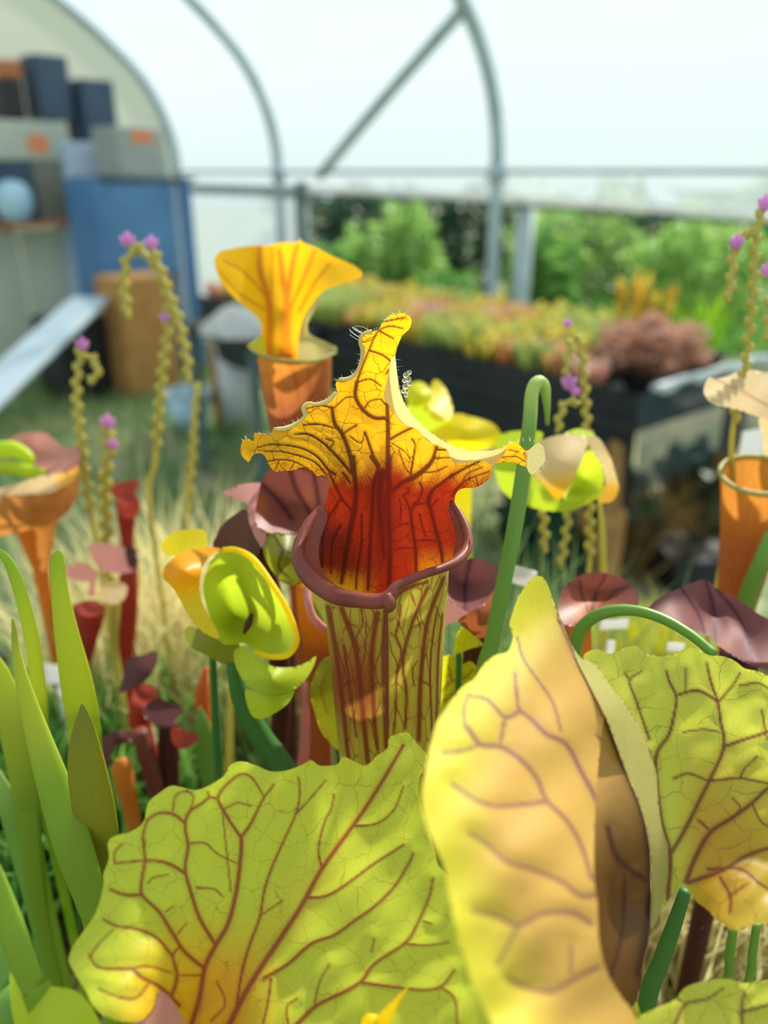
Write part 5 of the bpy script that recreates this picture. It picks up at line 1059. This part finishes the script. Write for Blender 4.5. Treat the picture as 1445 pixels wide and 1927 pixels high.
blade('narrow yellow-tipped blade left of the broad olive blade', [(24, 1165, .28, 3), (30, 1220, .28, 8), (44, 1290, .278, 15), (70, 1380, .276, 24), (105, 1490, .272, 34), (140, 1600, .268, 38), (172, 1700, .268, 30), (185, 1770, .272, 22)])
blade('green blade rising along the left edge in mid height', [(-20, 1220, .32, 6), (5, 1280, .32, 22), (25, 1370, .322, 30), (45, 1480, .33, 28), (60, 1600, .345, 24)])
blade('thin yellow-green blade crossing low behind the narrow blade', [(62, 1395, .33, 4), (60, 1450, .332, 14), (55, 1540, .335, 18), (62, 1640, .345, 18), (80, 1740, .36, 14)])
blade('broad bright green blade in the lower left corner', [(-25, 1590, .20, 6), (-8, 1650, .198, 20), (12, 1720, .195, 30), (35, 1790, .192, 34), (60, 1850, .192, 30), (90, 1930, .196, 26)], flat=.25)
blade('deep green blade cut by the lower left corner', [(-40, 1700, .21, 10), (-25, 1780, .208, 34), (0, 1860, .206, 44), (25, 1950, .205, 44)], 'green', flat=.25)
blade('short green blade leaning at the far left below mid height', [(-15, 1440, .35, 8), (10, 1500, .35, 20), (35, 1590, .355, 22), (60, 1690, .36, 18)], 'green')
blade('slim green blade behind the brown pitcher cluster', [(375, 1330, .45, 3), (382, 1370, .45, 16), (392, 1430, .455, 22), (400, 1500, .46, 18)], 'green')
# ---- left: red and maroon small pitchers
def minip(lb, tube, mat, lids=(), mouth=None, cat='pitcher'):
    x, y, d, r_ = tube[-1]; r = plant('pitcher', lb, cat, x, y, d); stem('tube', tube, r, M[mat], seg=14)
    for nm, outl, dd, mt in lids: sheet(nm, outl, dd, M[mt], r, res=4)
    if mouth:
        x, y, d, rx, ry, mt = mouth
        sheet('mouth', [(x + rx * math.cos(a), y + ry * math.sin(a)) for a in np.linspace(0, 6.283, 14, endpoint=False)], [(x, y, d + .004), (x - rx, y, d), (x + rx, y, d), (x, y + ry, d - .003), (x, y - ry, d + .003)], M[mt], r, res=4)
    return r
minip('slim red pitcher with frilled red hood standing above the others', [(240, 945, .55, 22), (238, 975, .552, 17), (240, 1030, .556, 12), (243, 1100, .565, 12), (244, 1200, .585, 11)], 'red',
      [('hood', [(196,915),(225,908),(250,903),(262,908),(255,930),(264,945),(258,970),(240,975),(225,965),(222,940)], [(200,915,.545),(262,908,.545),(240,940,.54),(240,975,.538)], 'red')], (238, 942, .535, 14, 12, 'red'))
minip('stout dark red upright tube in the left pitcher group', [(246, 1035, .50, 14), (243, 1070, .50, 16), (240, 1120, .503, 20), (237, 1180, .51, 20), (234, 1250, .52, 18)], 'red',
      [('hood', [(165,1030),(190,1022),(225,1028),(252,1042),(250,1075),(215,1078),(185,1068)], [(165,1030,.49),(250,1045,.495),(210,1078,.486)], 'pink'), ('inner_flap', [(235,1028),(252,1030),(260,1050),(256,1068),(242,1066)], [(235,1028,.488),(256,1066,.488),(258,1040,.49)], 'dmaroon')])
minip('bright red funnel pitcher with pink lid in left group', [(168, 1142, .47, 30), (166, 1170, .472, 27), (163, 1210, .476, 18), (160, 1260, .485, 10), (158, 1340, .50, 8)], 'red',
      [('hood', [(122,1075),(145,1058),(172,1066),(185,1080),(180,1098),(178,1120),(165,1120),(168,1096),(140,1092)], [(122,1075,.46),(172,1066,.465),(170,1120,.468)], 'pink')], (170, 1145, .455, 25, 16, 'red'))
minip('small cream capped pitcher beside the bright red funnel', [(215, 1122, .485, 12), (216, 1160, .49, 9), (215, 1220, .50, 8)], 'beads', [('hood', [(185,1112),(200,1098),(225,1096),(240,1106),(232,1130),(212,1138),(192,1128)], [(185,1112,.476),(240,1106,.478),(212,1138,.47)], 'beige')])
ZC = zmap(0, 1000, 3.01)
minip('small maroon hooded pitcher with bright red mouth near the lime hood', [(268, 1320, .43, 24), (262, 1350, .433, 20), (275, 1400, .44, 17), (295, 1460, .45, 14)], 'red',
      [('hood', ZC([(700,790),(730,715),(810,700),(890,678),(885,760),(830,840),(750,890),(670,915),(690,850)]), ZC([(700,790,.42),(890,680,.425),(680,910,.418),(800,780,.415)]), 'dmaroon')], (272, 1306, .416, 24, 20, 'red'))
minip('small dark maroon hooded pitcher right of the red mouthed one', [(318, 1355, .42, 18), (316, 1400, .425, 20), (318, 1450, .432, 20), (322, 1520, .445, 18)], 'dmaroon',
      [('hood', ZC([(800,1020),(890,945),(980,980),(1045,1010),(1000,1060),(960,1115),(870,1090)]), ZC([(800,1020,.41),(1045,1010,.412),(900,1090,.405)]), 'dmaroon'), ('pink_edge', ZC([(980,1100),(1080,1140),(1130,1155),(1080,1220),(1010,1230),(970,1170)]), ZC([(980,1100,.41),(1130,1155,.41),(1000,1230,.408)]), 'red')])
minip('small arched maroon hood with orange throat beside green blades', [(226, 1426, .40, 9), (229, 1440, .40, 18), (236, 1480, .405, 18), (250, 1540, .415, 14)], 'otube',
      [('hood', ZC([(560,1200),(610,1150),(700,1125),(770,1150),(740,1190),(650,1220),(625,1290),(600,1370),(580,1290)]), ZC([(560,1200,.395),(770,1150,.40),(600,1370,.392),(680,1170,.39)]), 'dmaroon')])
minip('brownish red slanting tube in the middle of maroon cluster', [(262, 1375, .41, 15), (275, 1420, .415, 16), (292, 1480, .425, 16), (300, 1540, .44, 14)], 'maroon')
minip('orange-red slanting leaf right of the maroon cluster', [(388, 1255, .47, 4), (380, 1310, .472, 14), (388, 1370, .478, 12), (398, 1420, .49, 8)], 'dryorange')
# ---- left edge: big blurred purple and orange pitcher
ZP = zmap(0, 780, 3.706)
pl_ = plant('pitcher', 'blurred orange pitcher with pinkish lid at the left edge', 'pitcher', 60, 1250, .55)
sheet('lid', ZP([(-80,260),(0,225),(60,170),(160,132),(300,128),(380,170),(440,230),(540,238),(562,290),(540,360),(450,405),(330,420),(240,350),(100,300),(-80,320)]), ZP([(-80,260,.49),(160,130,.50),(550,290,.475),(330,420,.475),(250,260,.505)]), M['pink'], pl_, res=5, tone=lambda x, y: .5 * sstep(120, 150, x))
stem('sepal', [(-30, 880, .478, 10), (20, 880, .474, 13), (60, 888, .472, 13), (84, 890, .472, 8)], pl_, M['lime'], down=False)
stem('sepal', [(-20, 850, .482, 16), (20, 845, .478, 16), (50, 858, .476, 12), (56, 872, .475, 8)], pl_, M['lime'], down=False)
sheet('lip', ZP([(-80,530),(0,515),(150,470),(300,425),(450,400),(540,350),(540,420),(480,480),(350,545),(200,565),(0,575),(-80,580)]), ZP([(-80,550,.46),(540,380,.475),(350,540,.455),(200,500,.458)]), M['beige'], pl_, res=5, tone=lambda x, y: .8 * sstep(95, 120, x))
sheet('belly', ZP([(-80,560),(0,560),(200,560),(350,540),(470,470),(545,400),(545,560),(490,660),(400,760),(340,950),(320,1090),(280,1080),(255,900),(240,800),(100,830),(-80,830)]), ZP([(-80,570,.465),(350,545,.457),(540,430,.478),(400,760,.475),(300,1080,.49),(0,820,.475),(200,680,.448)]), M['otube'], pl_, res=5, tone=lambda x, y: .5 + 0 * x)
stem('tube', [(60, 960, .50, 46), (72, 1030, .51, 26), (80, 1090, .52, 14)], pl_, M['otube'], seg=18)

# ------------------------------------------------------------------ SUNDEW STALKS
BEAD = ball_mesh('bud', M['beads'], 8, 6); VIO = ball_mesh('violet', M['violet'], 8, 6)
def sundew(lb, stems, flowers, hw=4.5, bead=1.35, step=15):
    x, y, d = stems[0][-1]; r = plant('sundew_stalk', lb, 'flower stalk', x, y, d, 'sundew flower stalks')
    for i, pts in enumerate(stems):
        so = stem('stem' if i == 0 else 'side_branch', [(a, b, c, hw * .8) for a, b, c in pts], r, M['beads'], down=(i == 0), seg=8)
        path = cr(np.array(pts, float), 10); L = np.concatenate([[0], np.cumsum(np.linalg.norm(np.diff(path[:, :2], axis=0), axis=1))]); n = int(min(L[-1], 420 if i == 0 else 999) / step)
        for k_ in range(n):
            s_ = (k_ + .5) * step; a, b, c = [np.interp(s_, L, path[:, q]) for q in range(3)]; sd = 1 if k_ % 2 else -1
            o = bpy.data.objects.new('bud', BEAD); col.objects.link(o); attach(o, so); o.location = Vector(P(a + sd * hw * .75, b, c)); e = hw * bead * c / F; o.scale = (e * .85, e * .85, e * 1.35); o.rotation_euler = (0, sd * .35, 0)
    for a, b, c, s_ in flowers:
        for j in range(3):
            o = bpy.data.objects.new('flower_petal', VIO); col.objects.link(o); attach(o, r); o.location = Vector(P(a + (j - 1) * s_ * .5, b - (j == 1) * s_ * .5, c)); e = s_ * c / F; o.scale = (e * .45, e * .45, e); o.rotation_euler = (0, (j - 1) * .5, 0)
sundew('tall budded sundew stalk forking at the top left of the hood', [[(240, 455, .50), (265, 470, .50), (300, 515, .50), (318, 585, .50), (308, 680, .505), (298, 780, .515), (290, 880, .53), (280, 930, .54)], [(262, 468, .50), (240, 485, .498), (234, 540, .498), (243, 602, .498)], [(285, 462, .495), (310, 530, .495), (338, 610, .495), (352, 680, .495), (356, 720, .495)]], [(240, 455, .498, 13), (285, 460, .493, 12), (310, 600, .493, 9)], 6.5, 1.2)
sundew('shorter budded sundew stalk with hooked tip at the left', [[(153, 655, .48), (148, 690, .48), (144, 740, .482), (150, 810, .488), (160, 890, .50), (175, 980, .52)], [(152, 668, .478), (170, 672, .478), (183, 690, .478), (178, 712, .478), (168, 722, .478)]], [(155, 650, .478, 12)], 6.5, 1.2)
sundew('low sundew stalk with pink flower in front of grass', [[(203, 800, .52), (205, 850, .52), (198, 900, .525), (200, 1000, .545), (205, 1100, .57)]], [(203, 797, .518, 13), (212, 838, .516, 10)], 7, 1.4)
sundew('faint sundew stalk before the pale blue bucket', [[(372, 720, .60), (366, 780, .605), (362, 860, .62), (352, 960, .645)]], [], 6, .9)
sundew('tall beaded sundew stalk before the black bench, right of centre', [[(1088, 630, .42), (1096, 680, .42), (1102, 760, .425), (1106, 850, .43), (1110, 960, .44), (1108, 1080, .46)], [(1075, 640, .418), (1066, 680, .416), (1070, 720, .415)], [(1092, 760, .415), (1070, 755, .414), (1056, 775, .414), (1048, 815, .414)], [(1022, 960, .43), (1024, 1000, .43), (1027, 1040, .43)], [(1070, 965, .425), (1064, 1010, .425), (1056, 1070, .425)]], [(1070, 722, .413, 14), (1082, 738, .413, 9), (1068, 610, .42, 8)], 5.5, 1.35, 14)
sundew('tall twisting sundew stalk with big beads at the right edge', [[(1436, 395, .36), (1424, 430, .36), (1420, 490, .36), (1416, 560, .36), (1408, 640, .365), (1400, 700, .37), (1386, 760, .378), (1376, 840, .388), (1374, 960, .405)], [(1420, 440, .358), (1400, 440, .356), (1384, 460, .355), (1376, 520, .355), (1370, 570, .355)], [(1450, 560, .35), (1446, 600, .35), (1440, 640, .35)]], [(1386, 458, .352, 13), (1440, 385, .358, 14), (1446, 510, .35, 14)], 6.5, 1.3, 17)
# ------------------------------------------------------------------ litter and straw
def samp_px(pts, spread):
    P_ = np.array([at_z(x, y, SZ) for x, y in pts])
    return lambda g, n: P_[g.integers(0, len(P_), n)] + np.hstack([g.normal(size=(n, 2)) * spread, np.zeros((n, 1))])
v, f = blades(1500, samp_px([(280, 1330), (340, 1300), (420, 1320), (220, 1400), (480, 1380), (330, 1420)], .03), .14, .0012, 31, .25)
tag(new_mesh('straw_stems', v, f, M['fol_straw'], smooth=False), 'pale straw-like fine stems behind the small red pitchers', 'straw', kind='stuff')
v, f = blades(3600, samp_px([(1260, 1850), (1320, 1800), (1380, 1800), (1440, 1780), (1300, 1700), (1420, 1700), (1350, 1600), (1250, 1600), (1440, 1600)], .022), .085, .0014, 32, .25)
tag(new_mesh('straw_stems', v, f, M['fol_straw'], smooth=False), 'pale yellow straw stems under the veined right hood', 'straw', kind='stuff')
M['fol_yl'] = foliage('yellow_lime_sprigs', '#cfcf2c', '#e8e04a', .5)
v, f = blades(700, samp_px([(1130, 1330), (1200, 1320), (1260, 1330), (1090, 1340), (1160, 1290), (1230, 1280)], .02), .055, .003, 33, .3)
tag(new_mesh('yellow_sprigs', v, f, M['fol_yl'], smooth=False), 'yellow-lime small sprigs showing beneath the arched stem', 'sprigs', kind='stuff')
v, f = blades(900, samp_px([(40, 1600), (90, 1650), (30, 1700), (120, 1560), (230, 1560), (60, 1500)], .03), .10, .003, 34, .35)
tag(new_mesh('low_sprouts', v, f, M['fol_mid'], smooth=False), 'low green sprouts between the sword leaves', 'sprouts', kind='stuff')
v, f = blades(800, samp_px([(600, 1420), (700, 1450), (850, 1420), (950, 1400), (1050, 1400), (560, 1460)], .04), .12, .002, 35, .3)
tag(new_mesh('dark_sprouts', v, f, M['fol_grass'], smooth=False), 'thin green sprouts low behind the central tube', 'sprouts', kind='stuff')
for x, y, rr_, lb in ((115, 1708, 26, 'curled dry orange leaf lying low among the sword leaves'), (85, 1770, 18, 'small withered brown leaf on soil at lower left')):
    q = at_z(x, y, SZ); o = crumple(q, rr_ / F * .42, rr_ / F * .3, .012, x, M['dryorange'], 'dry_leaf'); tag(o, lb, 'dry leaf')
    for k_ in ('vein', 'tone'): o.data.attributes.new(k_, 'FLOAT', 'POINT')
    o.data.uv_layers.new(name='UVMap')
